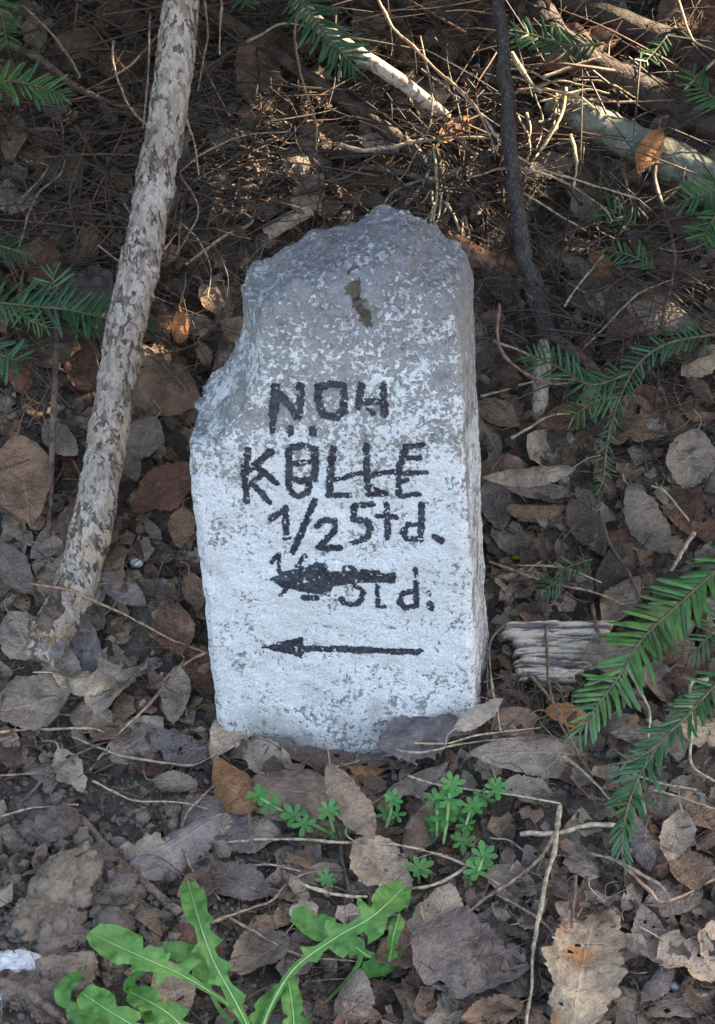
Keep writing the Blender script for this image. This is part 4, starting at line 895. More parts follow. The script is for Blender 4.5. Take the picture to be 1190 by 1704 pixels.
# thin twigs, straws and grass blades that stand out
T1 = (0.33, .26, .185); T2 = (0.23, .17, .125); T3 = (0.10, .07, .055); T4 = (0.30, .19, .13); T5 = (.40, .33, .22)
TW = [
 ([(1108, 190), (1095, 250), (1092, 310), (1118, 400), (1120, 450), (1098, 545)], [.04] * 6, 9, T3, "dark crooked twig hanging at the right between log and fir spray"),
 ([(50, 972), (120, 985), (200, 1020), (280, 1060), (345, 1088)], [.03, .02, .018, .018, .012], 5, T4, "long reddish twig from the pale stick's foot to the stone"),
 ([(345, 1085), (300, 1110), (250, 1170), (195, 1225), (150, 1285)], [.012, .012, .012, .01, .006], 6, T4, "reddish twig slanting down left of the stone's foot"),
 ([(0, 1218), (60, 1214), (150, 1212), (175, 1220)], [.014] * 4, 6, T1, "straight straw lying at the left edge, upper one"), ([(120, 1225), (200, 1255), (280, 1270), (330, 1270), (400, 1225)], [.012] * 5, 5, T1, "straw curving under the stone's left foot"),
 ([(0, 1290), (60, 1286), (90, 1290)], .012, 4, T2, "short straw at the left edge, middle one"), ([(0, 1358), (60, 1343), (130, 1340)], .014, 5, T1, "straw at the left edge above the clods, lowest one"),
 ([(155, 1300), (220, 1330), (300, 1335), (345, 1345)], .012, 3.5, T1, "thin straw touching the folded grey leaf's tip"),
 ([(370, 1405), (470, 1396), (560, 1403), (650, 1405), (720, 1418), (790, 1446), (835, 1475)], [.012, .014, .02, .02, .02, .018, .012], 5, T1, "long thin straw crossing above the middle dandelion"),
 ([(380, 1448), (440, 1438), (500, 1450)], .012, 4, T1, "thin straw left above the middle dandelion"), ([(505, 1472), (550, 1488), (610, 1493)], .018, 6, T5, "bright short straw above the middle dandelion leaf"),
 ([(352, 1534), (400, 1518), (450, 1500), (480, 1470), (530, 1450), (600, 1450)], .014, 6, T2, "long grey-brown straw curving above the middle dandelion"),
 ([(380, 1525), (440, 1560), (500, 1590), (610, 1601)], .014, 4.5, T1, "thin straw passing under the middle dandelion leaf"), ([(682, 1480), (730, 1470), (780, 1440), (792, 1428)], .018, 6, T5, "pale straw leading to the lowest right cleavers whorl"),
 ([(932, 1340), (925, 1400), (905, 1480), (892, 1560), (885, 1620), (878, 1710)], [.03, .03, .028, .025, .02, .015], 8, T1, "long pale stalk crossing the left rim of the big serrated leaf"),
 ([(925, 1385), (895, 1430), (850, 1470), (800, 1500), (770, 1530)], [.02, .018, .015, .012, .01], 7, T2, "grey-brown stalk running down left from the long pale stalk"),
 ([(868, 1388), (930, 1384), (990, 1374), (1040, 1374)], .02, 9, T5, "thick bright straw under the hanging fir tip"), ([(815, 1395), (850, 1400), (900, 1430), (935, 1422)], .012, 4, T2, "thin straw left of the thick bright straw"),
 ([(680, 1290), (720, 1305), (800, 1315), (870, 1325), (932, 1338)], .024, 4.5, T5, "pale stem crossing above the right cleavers seedlings"),
 ([(560, 1275), (620, 1262), (660, 1258), (695, 1272)], .014, 5, T2, "arched straw over the small orange leaf scrap"), ([(690, 1235), (740, 1236), (800, 1222), (900, 1210)], [.04, .035, .02, .02], 4, T5, "bright grass thread at the stone's right foot, upper"),
 ([(640, 1240), (700, 1252), (780, 1236), (860, 1228)], [.04, .04, .02, .02], 4, T1, "bright grass thread at the stone's right foot, lower"),
 ([(690, 1430), (730, 1420), (770, 1440)], .014, 3, T1, "short thread among the right cleavers"), ([(612, 1580), (640, 1600), (690, 1560), (705, 1530)], .012, 3, T2, "thin dark thread right of the middle dandelion leaf"),
 ([(550, 1350), (565, 1380), (570, 1430), (588, 1500)], [.03, .02, .016, .01], 10, T3, "dark stem standing below the folded tan leaf"),
 ([(985, 1420), (1040, 1440), (1100, 1475), (1115, 1500)], .02, 6, T2, "twig running right from the hanging fir tip"), ([(1030, 1430), (1080, 1480), (1110, 1500), (1190, 1462)], .016, 6, T4, "bent reddish twig in the lower right litter"),
 ([(1085, 1315), (1130, 1325), (1190, 1345)], .016, 4, T1, "thin straw right of the hanging fir tip, lower"), ([(1050, 1285), (1100, 1305), (1160, 1315)], .016, 5, T5, "bright straw right of the hanging fir tip, upper"),
 ([(935, 1255), (975, 1290), (1015, 1330)], .03, 5, T1, "pale straw below the rotten wood chunk"), ([(1040, 1100), (1060, 1140), (1080, 1180), (1078, 1240)], [.05, .04, .03, .02], 5, T5, "pale curved stem before the large right fir spray"),
 ([(1180, 1130), (1150, 1140), (1150, 1200), (1152, 1270), (1190, 1300)], .03, 6, T5, "pale looping stem at the right edge"), ([(1120, 1390), (1120, 1440)], .01, 8, T3, "short dark twig upright in the lower right litter"),
 ([(960, 1455), (955, 1510), (952, 1545)], [.03, .03, .025], 7, T3, "dark petiole-like twig on top of the big serrated leaf"), ([(820, 1485), (900, 1530), (930, 1565)], .012, 5, T2, "brown twig pointing at the big serrated leaf"),
 ([(1185, 1135), (1190, 1160)], .03, 3, T1, None),
 ([(845, 1030), (815, 1075), (820, 1140), (835, 1215)], .02, 4.5, T1, "thin grass stem along the stone's right side"), ([(805, 1195), (812, 1120), (808, 1050)], .012, 3, T2, None),
 ([(985, 1005), (1000, 1060), (1055, 1070)], .04, 8, T3, "forked dark twig lying on the rotten wood chunk"), ([(905, 1028), (912, 1130), (930, 1200), (985, 1290)], [.04, .04, .03, .02], 5, T3, "dark stem crossing the rotten wood chunk from the top"),
 ([(880, 1120), (930, 1180), (960, 1250)], .024, 4, T2, None), ([(815, 935), (900, 965), (980, 985), (1040, 1005)], .02, 5, T1, "pale grass blade above the rotten wood chunk, lower"), ([(860, 940), (940, 945), (1000, 970)], .024, 4, T1, "pale grass blade above the rotten wood chunk, upper"),
 ([(995, 850), (1015, 905), (1050, 960), (1065, 1000)], .02, 6, T3, "dark twig above the rotten wood chunk"), ([(1155, 885), (1135, 920), (1118, 950)], .03, 8, T1, "short pale stub above the large right fir spray"),
 ([(1085, 808), (1110, 820), (1140, 860), (1145, 870)], .03, 4, T5, "pale bent thread at the right, upper one"), ([(800, 658), (850, 645), (920, 630), (1000, 640)], .03, 4.5, T1, "pale thread reaching the stone's right edge beside NOH"),
 ([(850, 730), (890, 705), (925, 690), (950, 688)], .03, 4.5, T1, "pale thread at the sapling's foot"), ([(970, 580), (1010, 540), (1060, 490), (1120, 465)], .04, 4, T1, "pale thin stem arching up right of the sapling's foot"),
 ([(940, 510), (975, 460), (1005, 425)], .04, 4, T1, "short pale stem right of the sapling's bend"), ([(820, 565), (860, 580), (900, 600)], .05, 5, T5, "bare pale tip of the middle fir spray"),
 ([(188, 70), (190, 110), (215, 175), (245, 210)], .08, 4, T1, "curved pale thread left of the pale stick's top"), ([(250, 20), (248, 110), (238, 215)], .08, 4, T2, "straight hanging thread left of the pale stick's top"),
 ([(300, 370), (330, 400), (350, 450), (345, 500)], .05, 3, T1, "thin pale thread above the stone's broken shoulder"), ([(310, 440), (370, 395), (420, 370), (400, 350)], .04, 5, T1, "pale root loop above the stone's left shoulder"),
 ([(296, 420), (310, 320), (360, 280), (410, 250)], .04, 3.5, T2, None), ([(500, 0), (490, 60), (500, 120), (525, 200), (528, 250)], .10, 4, T2, None), ([(410, 68), (470, 40), (520, 45)], .08, 4, T1, None),
 ([(630, 0), (650, 40), (680, 70), (730, 120), (790, 175), (830, 260)], .08, 5, T4, "reddish twig slanting from the top to the sapling"), ([(560, 240), (620, 250), (720, 232), (830, 228)], .05, 8, T1, "pale level stem just above the stone's top"),
 ([(700, 60), (720, 180), (690, 260), (665, 300)], .08, 3, T2, None), ([(720, 240), (728, 300), (722, 375)], .05, 5, T5, "bright upright straw behind the stone's top"), ([(745, 130), (800, 190), (860, 260), (960, 300), (1065, 330)], .08, 4.5, T1, "long thin stem arching from the sapling to the right"),
 ([(780, 295), (850, 280), (930, 300), (1000, 340), (1020, 370)], .06, 4, T1, "thin arched stem right of the sapling's middle"), ([(850, 90), (885, 140), (900, 155)], .09, 8, T5, "short bright stub by the sapling's top"), ([(870, 320), (920, 350), (975, 385)], .06, 4, T5, "short bright straw right of the sapling"),
 ([(900, 130), (960, 108), (1000, 95)], .08, 5, T1, None), ([(860, 150), (920, 150), (1000, 170), (1130, 165)], .06, 5, T4, "reddish stem over the greenish log"), ([(1130, 0), (1150, 60), (1190, 85)], .09, 4, T5, "bright thin twig in the top right corner, upper"),
 ([(1190, 100), (1160, 130), (1140, 150)], .08, 5, T1, None), ([(40, 10), (90, 60), (130, 120), (130, 130)], .08, 4, T2, None), ([(30, 420), (60, 330), (100, 290), (110, 265)], .05, 4, T2, None),
 ([(0, 350), (40, 325), (80, 280), (60, 270)], .04, 5, T4, None), ([(300, 290), (330, 350), (290, 430)], .06, 3, T1, None), ([(310, 195), (325, 250), (332, 292)], .09, 4, T5, "short pale thread right of the pale stick"), 
 ([(340, 0), (345, 60), (330, 150)], .09, 4, T2, None), ([(370, 0), (365, 90)], .09, 4, T1, None), ([(1040, 290), (1050, 360), (1020, 400)], .05, 4, T4, None),
 ([(650, 1040), (0, 0)], 0, 0, T1, None),
]
for k in range(60):       # more of the same among the thicket
    px, py = (U(0, 1190), U(0, 560)) if k < 52 else (U(0, 1190), U(560, 1700))
    if instone(px, py): continue
    a = U(0, 6.28); L = U(60, 210); b_ = U(-.5, .5)
    TW.append(([(px, py), (px + L * .4 * math.cos(a), py + L * .4 * math.sin(a)), (px + L * .75 * math.cos(a + b_), py + L * .75 * math.sin(a + b_)), (px + L * math.cos(a + 1.7 * b_), py + L * math.sin(a + 1.7 * b_))],
               U(.02, .08) if py < 560 else U(.008, .016), U(2.5, 5.5), rnd.choice([T2, T3, T3, T3, T4]), None))
for k in range(16):
    px, py = rnd.gauss(890, 45), rnd.gauss(165, 28); a = rnd.choice([U(-.5, .3), U(1.0, 2.0)]); L = U(40, 120)
    TW.append(([(px, py), (px + L * .5 * math.cos(a), py + L * .5 * math.sin(a)), (px + L * math.cos(a + .2), py + L * math.sin(a + .2))], U(.03, .07), U(3, 6.5), rnd.choice([T5, T1, T5]), None))
for k in range(10):
    px, py = rnd.gauss(745, 25), rnd.gauss(350, 30); a = U(.9, 2.1); L = U(30, 80)
    TW.append(([(px, py), (px + L * .5 * math.cos(a), py + L * .5 * math.sin(a)), (px + L * math.cos(a + .1), py + L * math.sin(a + .1))], U(.02, .05), U(3, 6), rnd.choice([T5, T1, T2]), None))
TWIGN = {T1: "pale", T2: "grey-brown", T3: "dark", T4: "reddish", T5: "bright straw-coloured"}
TWIGS = []
for pts_, lf_, w, col, lab in TW:
    if w == 0: continue
    P3 = onl(pts_, lf_); R = px2m(*pts_[0], w) / 2
    o = stick("twig", P3, [R, R * .9, R * .6], M_TWIG, lab, "twig", 6, .45, rnd.randint(1, 99), 200, 7, vary(col, .85, 1.15), "thin twigs and straws over the litter", wob=.0011)
    m = pts_[len(pts_) // 2]; TWIGS.append((o, m[0], m[1], TWIGN[col] + (" arched" if len(pts_) > 3 else " short"), "thin twig", lab is not None))

# ------------------------------------------------------------------ rotten wood chunk
M_ROT = mat_bark("rotten_wood", (0.16, 0.12, 0.095), (0.44, 0.37, 0.29), (0.30, 0.24, 0.19), (.16, 1.6, 1.6), 260, .8, .2, .36, .5)
M_ROTD = mat_plain("dark_rotten_fibre", (0.13, 0.10, 0.098), .85, .5, 400)
wp = at_lift(905, 1082, .03); wn_ = (gn(wp.x, wp.y) + Vector((0, -.45, .2))).normalized()
wx = (Matrix.Rotation(math.radians(3), 3, 'Z') @ Vector((1, 0, 0))); wx = (wx - wn_ * wx.dot(wn_)).normalized(); wy = wn_.cross(wx)
chunk = bpy.data.objects.new("rotten_wood_chunk", None); COL.objects.link(chunk)
chunk.matrix_world = Matrix.Translation(wp) @ Matrix((wx, wy, wn_)).transposed().to_4x4()
tag(chunk, "pale rotten wood chunk with dark grooves lying right of the stone", "wood chunk")
sc_ = px2m(905, 1085, 1)
M_ROT = mat_plain("rotten_wood_fibre", (1, 1, 1), .85, .35, 500, vcol=True)
def slab(x0, x1, y0, y1, top, seed):
    nx_, ny_ = 60, max(10, int(abs(y1 - y0) * .9)); X_, Y_ = np.meshgrid(np.linspace(0, 1, nx_), np.linspace(0, 1, ny_))
    e0 = x0 + 7 * vnoise(np.stack([Y_.ravel() * (y1 - y0) * .16, 0 * Y_.ravel(), 0 * Y_.ravel() + seed], 1), seed).reshape(X_.shape)
    e1 = x1 + 14 * vnoise(np.stack([Y_.ravel() * (y1 - y0) * .12, 0 * Y_.ravel() + 9, 0 * Y_.ravel() + seed], 1), seed + 5).reshape(X_.shape)
    xx = e0 + (e1 - e0) * X_; yy = y0 + (y1 - y0) * Y_ + 2.5 * vnoise(np.stack([xx.ravel() * .05, 0 * xx.ravel(), 0 * xx.ravel() + seed], 1), seed + 2).reshape(X_.shape)
    q = np.stack([xx.ravel() * .022, yy.ravel() * .26, np.full(xx.size, seed * 2.3)], 1)
    rd = fbm(q, 3, seed).reshape(X_.shape); fn = fbm(q * np.array([6, 3, 1]), 3, seed + 8).reshape(X_.shape)
    edge = np.minimum(np.minimum(X_ * 14, (1 - X_) * 14), np.minimum(Y_ * 5, (1 - Y_) * 5)).clip(0, 1)
    zt = top + 4.5 * rd + 1.8 * fn - 7 * (1 - edge) ** 2
    cr_ = np.clip(rd * 1.7 + fn * .6 + .60, 0, 1)[..., None]
    colr = np.array([.13, .10, .10]) * (1 - cr_) + np.array([.52, .44, .35]) * cr_
    v1 = np.stack([xx, yy, zt], -1).reshape(-1, 3) * sc_; v2 = np.stack([xx, yy, np.full_like(xx, top - 24)], -1).reshape(-1, 3) * sc_
    n_ = nx_ * ny_; f = []
    for j_ in range(ny_ - 1):
        for i_ in range(nx_ - 1):
            a = j_ * nx_ + i_; f.append((a, a + 1, a + nx_ + 1, a + nx_)); f.append((a + n_, a + nx_ + n_, a + nx_ + 1 + n_, a + 1 + n_))
    for i_ in range(nx_ - 1):
        f.append((i_ + 1, i_, i_ + n_, i_ + 1 + n_)); b = (ny_ - 1) * nx_ + i_; f.append((b, b + 1, b + 1 + n_, b + n_))
    for j_ in range(ny_ - 1):
        a = j_ * nx_; f.append((a, a + nx_, a + nx_ + n_, a + n_)); b = a + nx_ - 1; f.append((b + nx_, b, b + n_, b + nx_ + n_))
    mb = MB(); mb.add(np.concatenate([v1, v2]), f, None, np.concatenate([colr.reshape(-1, 3)] * 2)); mb.build("wood_layer", M_ROT, chunk)
slab(-60, 118, 24, 52, 5, 3); slab(-50, 100, -6, 28, 2, 4); slab(-45, 78, -32, -3, 3, 6); slab(-46, 58, -52, -29, 5, 8)
leaf(1020, 1085, 105, 70, -12, GREY, lift=.046, seed=314, cross=-.35, torn=.3, wr=.08, lab="grey-brown leaf covering the right half of the rotten wood chunk")
# rolled bark tube behind the stone
def roll(px, py, L, w, ang, col, lab, lift=.02):
    c0 = at_lift(px, py, lift); n = gn(c0.x, c0.y); e = (at_lift(px + 30 * math.cos(ang), py + 30 * math.sin(ang), lift) - c0).normalized()
    s = e.cross(n).normalized(); n = s.cross(e); r0 = px2m(px, py, w) / 2; Lm = px2m(px, py, L)
    v = []; nt_, nl = 40, 14
    for i in range(nt_ + 1):
        th_ = i / nt_ * 4.4 * math.pi; r = r0 * (1 - .75 * i / nt_)
        for j in range(nl + 1):
            tt = (j / nl - .5) * Lm * (1 - .1 * i / nt_) + .001 * math.sin(i * .9); v.append(tuple(e * tt + s * r * math.cos(th_) + n * r * math.sin(th_)))
    f = [(i * (nl + 1) + j, i * (nl + 1) + j + 1, (i + 1) * (nl + 1) + j + 1, (i + 1) * (nl + 1) + j) for i in range(nt_) for j in range(nl)]
    mb = MB(); mb.add(np.array(v) + .0005 * rng.uniform(-1, 1, (len(v), 1)), f, None, col); o = mb.build("bark_roll", M_TWIG); o.location = c0; tag(o, lab, "bark curl")
roll(478, 370, 85, 26, math.radians(-30), (0.26, .20, .15), "rolled up curl of bark above the stone's left shoulder", .03)

# ------------------------------------------------------------------ fir sprays
def needle_mesh(k, wide=.125):
    w = wide / 2; v = []; f = []
    for i, (t, ww) in enumerate([(0, .35), (.12, .9), (.5, 1.0), (.85, .85), (1, .12)]):
        z = -.10 * (k - 1) * t * t + .03 * math.sin(t * 3)
        b = .05 * (k - 1) * t * t
        v += [(b - w * ww, t, z - .012), (b, t, z + .010), (b + w * ww, t, z - .012)]
    for i in range(4):
        for j in range(2): f.append((i * 3 + j, i * 3 + j + 1, (i + 1) * 3 + j + 1, (i + 1) * 3 + j))
    mb = MB(); mb.add(v, f, None, (1, 1, 1)); return v, f
_nm = {}
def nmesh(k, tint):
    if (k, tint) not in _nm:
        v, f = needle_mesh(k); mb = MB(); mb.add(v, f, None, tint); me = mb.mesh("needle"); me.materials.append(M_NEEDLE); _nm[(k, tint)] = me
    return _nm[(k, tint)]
TWG = (0.10, .085, .045)
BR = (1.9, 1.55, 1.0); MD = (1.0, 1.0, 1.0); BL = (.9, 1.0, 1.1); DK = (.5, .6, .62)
def needles(o, P, spx, Lpx, tints, nrm, ang=(48, 62), start=.03, end=1.0, sides=(-1, 1)):
    """two-ranked flat needles along polyline P, as parts of o"""
    P = np.asarray(P, float); seg = np.linalg.norm(np.diff(P, axis=0), axis=1); S_ = np.concatenate([[0], np.cumsum(seg)]); tot = S_[-1]
    m = px2m_p(P[len(P) // 2]); n = max(4, int(tot * (end - start) / (spx * m))); inv = o.matrix_world.inverted()
    for i in range(n + 1):
        for s in sides:
            t = start + (end - start) * (i + (.25 if s > 0 else 0)) / n
            if t > 1: continue
            p = Vector([np.interp(t * tot, S_, P[:, c]) for c in range(3)]); p2 = Vector([np.interp(min(tot, t * tot + .002), S_, P[:, c]) for c in range(3)]); p1 = Vector([np.interp(max(0, t * tot - .002), S_, P[:, c]) for c in range(3)])
            T = (p2 - p1).normalized(); nn = (nrm - T * nrm.dot(T)).normalized(); side = T.cross(nn).normalized() * s
            a = math.radians(U(*ang)) * (1 - .45 * max(0, (t - .8) / .2)); env = min(1, .65 + t * 2.2) * (1 - .45 * max(0, (t - .75) / .25))
            if rnd.random() < .05: continue
            a += math.radians(rnd.gauss(0, 5)); d = (T * math.cos(a) + side * math.sin(a) + nn * U(-.3, .3)).normalized()
            L = Lpx * m * env * U(.72, 1.08); nz = (nn + side * U(-.35, .35)).normalized(); ex = d.cross(nz).normalized(); nz = ex.cross(d)
            q = link("needle", nmesh(rnd.randint(0, 2), rnd.choice(tints)), None, o)
            q.matrix_local = Matrix.Translation(p - o.location) @ Matrix((ex, d, nz)).transposed().to_4x4() @ Matrix.Scale(L, 4)
def px2m_p(p): return (Vector(p) - CAM).length / FPX
GF = "green fir sprays reaching into the picture"
def spray(pts, lifts, Lpx, lab, tints=(MD, BL), spx=8.5, w=5, nrm=None, sub=(), ang=(48, 62), start=.03, end=1.0, sides=(-1, 1), ycoord=None):
    P3 = onl(pts, lifts); C0 = P3[0].copy(); pp = catmull(P3, 8)
    m = px2m_p(P3[0]); mb = MB(); tv, tf, uv = tube(pp - np.array(C0), [w * m / 2, w * m / 3.5], 6, .1); mb.add(tv, tf, uv, TWG)
    o = mb.build("fir_spray", M_TWIG); o.location = C0; bpy.context.view_layer.update(); tag(o, lab, "fir spray", GF)
    mid = P3[len(P3) // 2]; nr = nrm or ((CAM - mid).normalized() * .8 + Vector((0, 0, .7))).normalized()
    needles(o, pp, spx, Lpx, tints, nr, ang, start, end, sides)
    for sp in sub:
        pts2, l2, L2 = sp[:3]; P2 = onl(pts2, l2); q2 = catmull(P2, 8); mb = MB(); tv, tf, uv = tube(q2 - np.array(C0), [w * m / 2.4, w * m / 4], 6, .1); mb.add(tv, tf, uv, TWG)
        s_ = mb.build("side_twig", M_TWIG, o); bpy.context.view_layer.update()
        # needles of a side twig are its sub-parts
        n0 = set(o.children); needles(o, q2, spx, L2, sp[3] if len(sp) > 3 else tints, nr, ang, sides=sp[4] if len(sp) > 4 else (-1, 1))
        for c in [c for c in o.children if c not in n0]: c.parent = s_
    return o
def rotn(x, y, z): return Vector((x, y, z)).normalized()
# large ones at the right
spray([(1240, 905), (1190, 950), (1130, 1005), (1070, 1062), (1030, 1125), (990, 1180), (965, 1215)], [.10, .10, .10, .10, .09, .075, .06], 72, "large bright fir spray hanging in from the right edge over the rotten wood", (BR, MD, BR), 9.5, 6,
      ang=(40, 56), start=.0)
spray([(1255, 1075), (1190, 1140), (1140, 1195), (1100, 1235), (1060, 1300), (1038, 1370), (1036, 1425)], [.09, .085, .08, .075, .06, .05, .035], 56, "lower long fir spray whose tip hangs above the big serrated leaf", (MD, BL), 10, 6, ang=(28, 50),
      sub=(([(1100, 1235), (1060, 1262), (1020, 1272)], [.075, .07, .065], 30, (MD,)),))
spray([(1240, 1010), (1185, 1055), (1150, 1090)], [.08, .08, .07], 46, "small fir tip at the right edge between the two large sprays", (MD, BL), 9, 4)
spray([(1250, 548), (1190, 556), (1110, 572), (1060, 608), (1030, 665), (1020, 700)], [.10, .10, .095, .09, .08, .075], 36, "branching dark fir spray right of the sapling's foot", (BL, DK, MD), 9, 6, start=.25,
      sub=(([(1045, 622), (985, 640), (930, 612), (880, 588)], [.085, .085, .085, .085], 44), ([(1030, 660), (990, 668), (955, 692)], [.08, .08, .075], 40, (MD, BR)), ([(1020, 690), (1010, 740), (1003, 800), (990, 826)], [.07, .06, .05, .04], 22, (DK, MD))))
spray([(1230, 300), (1185, 320), (1140, 332)], [.12, .12, .12], 52, "fir spray cut off by the right edge below the greenish log", (BL, BR), 8, 5, sub=(([(1200, 345), (1180, 375), (1165, 400)], [.12, .12, .12], 40),))
spray([(1215, 175), (1170, 150), (1150, 120)], [.13, .13, .13], 40, "bright fir tip at the right edge beside the thick branch", (BR, MD), 8, 4)
spray([(1005, 72), (950, 76), (900, 62), (848, 48)], [.11, .11, .11, .11], 44, "upper right fir spray beside the sapling's top", (BL, DK, MD), 8, 5)
spray([(1110, 60), (1090, 85), (1072, 105)], [.09, .09, .09], 30, "tiny dark fir tip over the thick fallen branch", (DK, BL), 8, 3)
spray([(490, -20), (515, 20), (545, 60), (595, 118)], [.14, .14, .14, .13], 52, "fir spray hanging over the sunlit diagonal branch", (BL, DK, MD), 8, 5)
spray([(395, -30), (410, 5)], [.13, .13], 34, "fir tip at the top edge beside the pale stick", (DK, BL), 7, 4)
spray([(-30, 140), (20, 135), (70, 145), (105, 158)], [.12, .12, .12, .12], 46, "bright fir spray at the top left edge, lower one", (BR, MD), 7, 5)
spray([(-20, -30), (0, 20), (12, 75)], [.12, .12, .12], 38, "bright fir spray in the top left corner", (BR, MD), 7, 5)
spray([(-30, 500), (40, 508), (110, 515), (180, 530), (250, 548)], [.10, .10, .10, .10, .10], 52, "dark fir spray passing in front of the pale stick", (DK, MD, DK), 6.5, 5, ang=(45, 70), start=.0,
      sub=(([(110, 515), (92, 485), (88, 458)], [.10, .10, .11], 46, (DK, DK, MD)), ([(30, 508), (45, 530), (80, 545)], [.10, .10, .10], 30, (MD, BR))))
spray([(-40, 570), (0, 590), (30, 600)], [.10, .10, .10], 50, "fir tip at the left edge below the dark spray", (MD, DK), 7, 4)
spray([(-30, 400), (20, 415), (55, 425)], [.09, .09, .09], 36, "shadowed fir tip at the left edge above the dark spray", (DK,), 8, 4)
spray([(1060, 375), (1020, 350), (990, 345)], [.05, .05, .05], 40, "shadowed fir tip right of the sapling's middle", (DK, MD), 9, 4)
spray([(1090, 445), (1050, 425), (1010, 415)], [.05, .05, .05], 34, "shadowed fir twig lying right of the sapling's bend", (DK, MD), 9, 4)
spray([(940, 960), (915, 975), (905, 985)], [.03, .03, .03], 30, "dark fir scrap lying between stone and wood chunk", (DK, MD), 7, 3)
spray([(985, 930), (955, 940), (930, 950)], [.03, .03, .03], 28, "dark fir scrap above the rotten wood chunk", (DK, MD), 7, 3)

# ------------------------------------------------------------------ dandelions
def dleaf(parent, mid, lifts, outl, lab=None, curl=.22, w_rib=3.6, tint=(1, 1, 1), droop=0, rib=True):
    """mid: picture points base to tip; outl: (t, side offset in px) pairs round the leaf"""
    P3 = catmull(onl(mid, lifts), 8); n = len(P3); seg = np.concatenate([[0], np.cumsum(np.linalg.norm(np.diff(P3, axis=0), axis=1))]); tt = seg / seg[-1]; L = seg[-1]
    m = px2m_p(P3[n // 2]); poly = [Vector((d * m * .86, t * L, 0)) for t, d in outl]
    bm = bmesh.new(); vs_ = [bm.verts.new(p) for p in poly]
    for tri in tessellate_polygon([poly]):
        try: bm.faces.new([vs_[k] for k in tri])
        except ValueError: pass
    for _ in range(3):
        es = [e for e in bm.edges if e.calc_length() > 5.5 * m]
        if not es: break
        bmesh.ops.subdivide_edges(bm, edges=es, cuts=1, use_grid_fill=False); bmesh.ops.triangulate(bm, faces=bm.faces)
    bmesh.ops.beautify_fill(bm, faces=bm.faces, edges=bm.edges)
    C = np.array([list(v.co) for v in bm.verts]); f = [tuple(v.index for v in q.verts) for q in bm.faces]; bm.verts.index_update(); f = [tuple(v.index for v in q.verts) for q in bm.faces]; bm.free()
    midv = Vector(P3[n // 2]); view = (CAM - midv).normalized(); nr = (view * .75 + Vector((0, 0, .8))).normalized()
    T = np.gradient(P3, axis=0); T /= np.linalg.norm(T, axis=1)[:, None]
    out_ = []; W_ = max(abs(d) for _, d in outl) * m
    nz = fbm(C * 130, 3, rnd.randint(1, 90))
    for (d, y, _), z_ in zip(C, nz):
        t = y / L; c = np.array([np.interp(t, tt, P3[:, k]) for k in range(3)]); tg = np.array([np.interp(t, tt, T[:, k]) for k in range(3)])
        if t > 1: c = c + tg * (t - 1) * L
        nn = np.array(nr) - tg * np.dot(nr, tg); nn /= np.linalg.norm(nn); sd = np.cross(tg, nn)
        out_.append(c + sd * d + nn * (curl * d * d / W_ + .0036 * z_ * min(1, abs(d) / W_ * 2) + .05 * abs(d)))
    C0 = Vector(out_[0]) if parent is None else parent.location
    mb = MB(); mb.add(np.array(out_) - np.array(C0), f, np.stack([C[:, 0] / W_, C[:, 1] / L], 1), tint); o = mb.build("leaf", M_DAND, parent)
    if lab: o["label"] = lab
    if rib:
        tv, tf, uv = tube(P3 + np.array(nr) * .0005 - np.array(C0), [w_rib * m / 2, w_rib * m / 2.6, w_rib * m / 5], 6); mb = MB(); mb.add(tv, tf, uv); mb.build("midrib", M_RIB, o)
    return o
def lobed(W, k=4, seed=1, tip=.72, base=5, asym=1.0, deep=.6):
    """outline of a runcinate leaf: big rounded end, backward pointing teeth"""
    r = random.Random(seed); sides = []
    for s in (1, -1):
        pts = [(0, base * s)]; t = .12 + r.uniform(0, .05)
        for i in range(k):
            stp = (tip - .12) / k; g = .45 + .55 * (i + 1) / k; Wd = W * g * r.uniform(.8, 1.1) * (asym if s > 0 else 1)
            pts += [(t, max(base, W * .25 * g) * s), (t - .02, Wd * .75 * s), (t + .005, Wd * s), (t + stp * .45, Wd * .85 * s), (t + stp * .78, W * (1 - deep) * g * s)]; t += stp
        for a in np.linspace(0, math.pi / 2, 7)[:-1]:
            q = tip + .02 + (1.0 - tip - .02) * math.sin(a); pts.append((q, W * .92 * (math.cos(a) ** .6) * s * (1 if a > .2 else .9)))
        sides.append(pts)
    return sides[0] + [(1.0, 0)] + sides[1][::-1]
def plant(name, px, py, lift=0):
    o = bpy.data.objects.new(name, None); COL.objects.link(o); o.location = at_lift(px, py, lift); bpy.context.view_layer.update(); return o
d1 = plant("dandelion_plant", 425, 1745); tag(d1, "left dandelion rosette with a broad leaf pointing left", "dandelion", "dandelion plants in the foreground")
dleaf(d1, [(420, 1730), (385, 1678), (345, 1648), (300, 1622), (225, 1588), (150, 1553)], [.01, .03, .05, .065, .075, .075],
      [(0, 5), (.3, 6), (.40, 7), (.46, 9), (.45, 24), (.43, 38), (.48, 36), (.51, 22), (.545, 11), (.57, 13), (.575, 30), (.60, 24), (.62, 34), (.66, 26), (.69, 22), (.705, 13), (.72, 26), (.74, 36), (.80, 38), (.9, 34), (.97, 21), (1.0, 8), (1.01, 0), (1.0, -12), (.95, -24), (.86, -32), (.77, -36), (.755, -25), (.72, -20), (.70, -40), (.67, -26), (.63, -22), (.61, -20), (.585, -38), (.56, -30), (.545, -12), (.5, -8), (.4, -6), (.3, -5), (0, -5)], "broad blunt leaf pointing left")
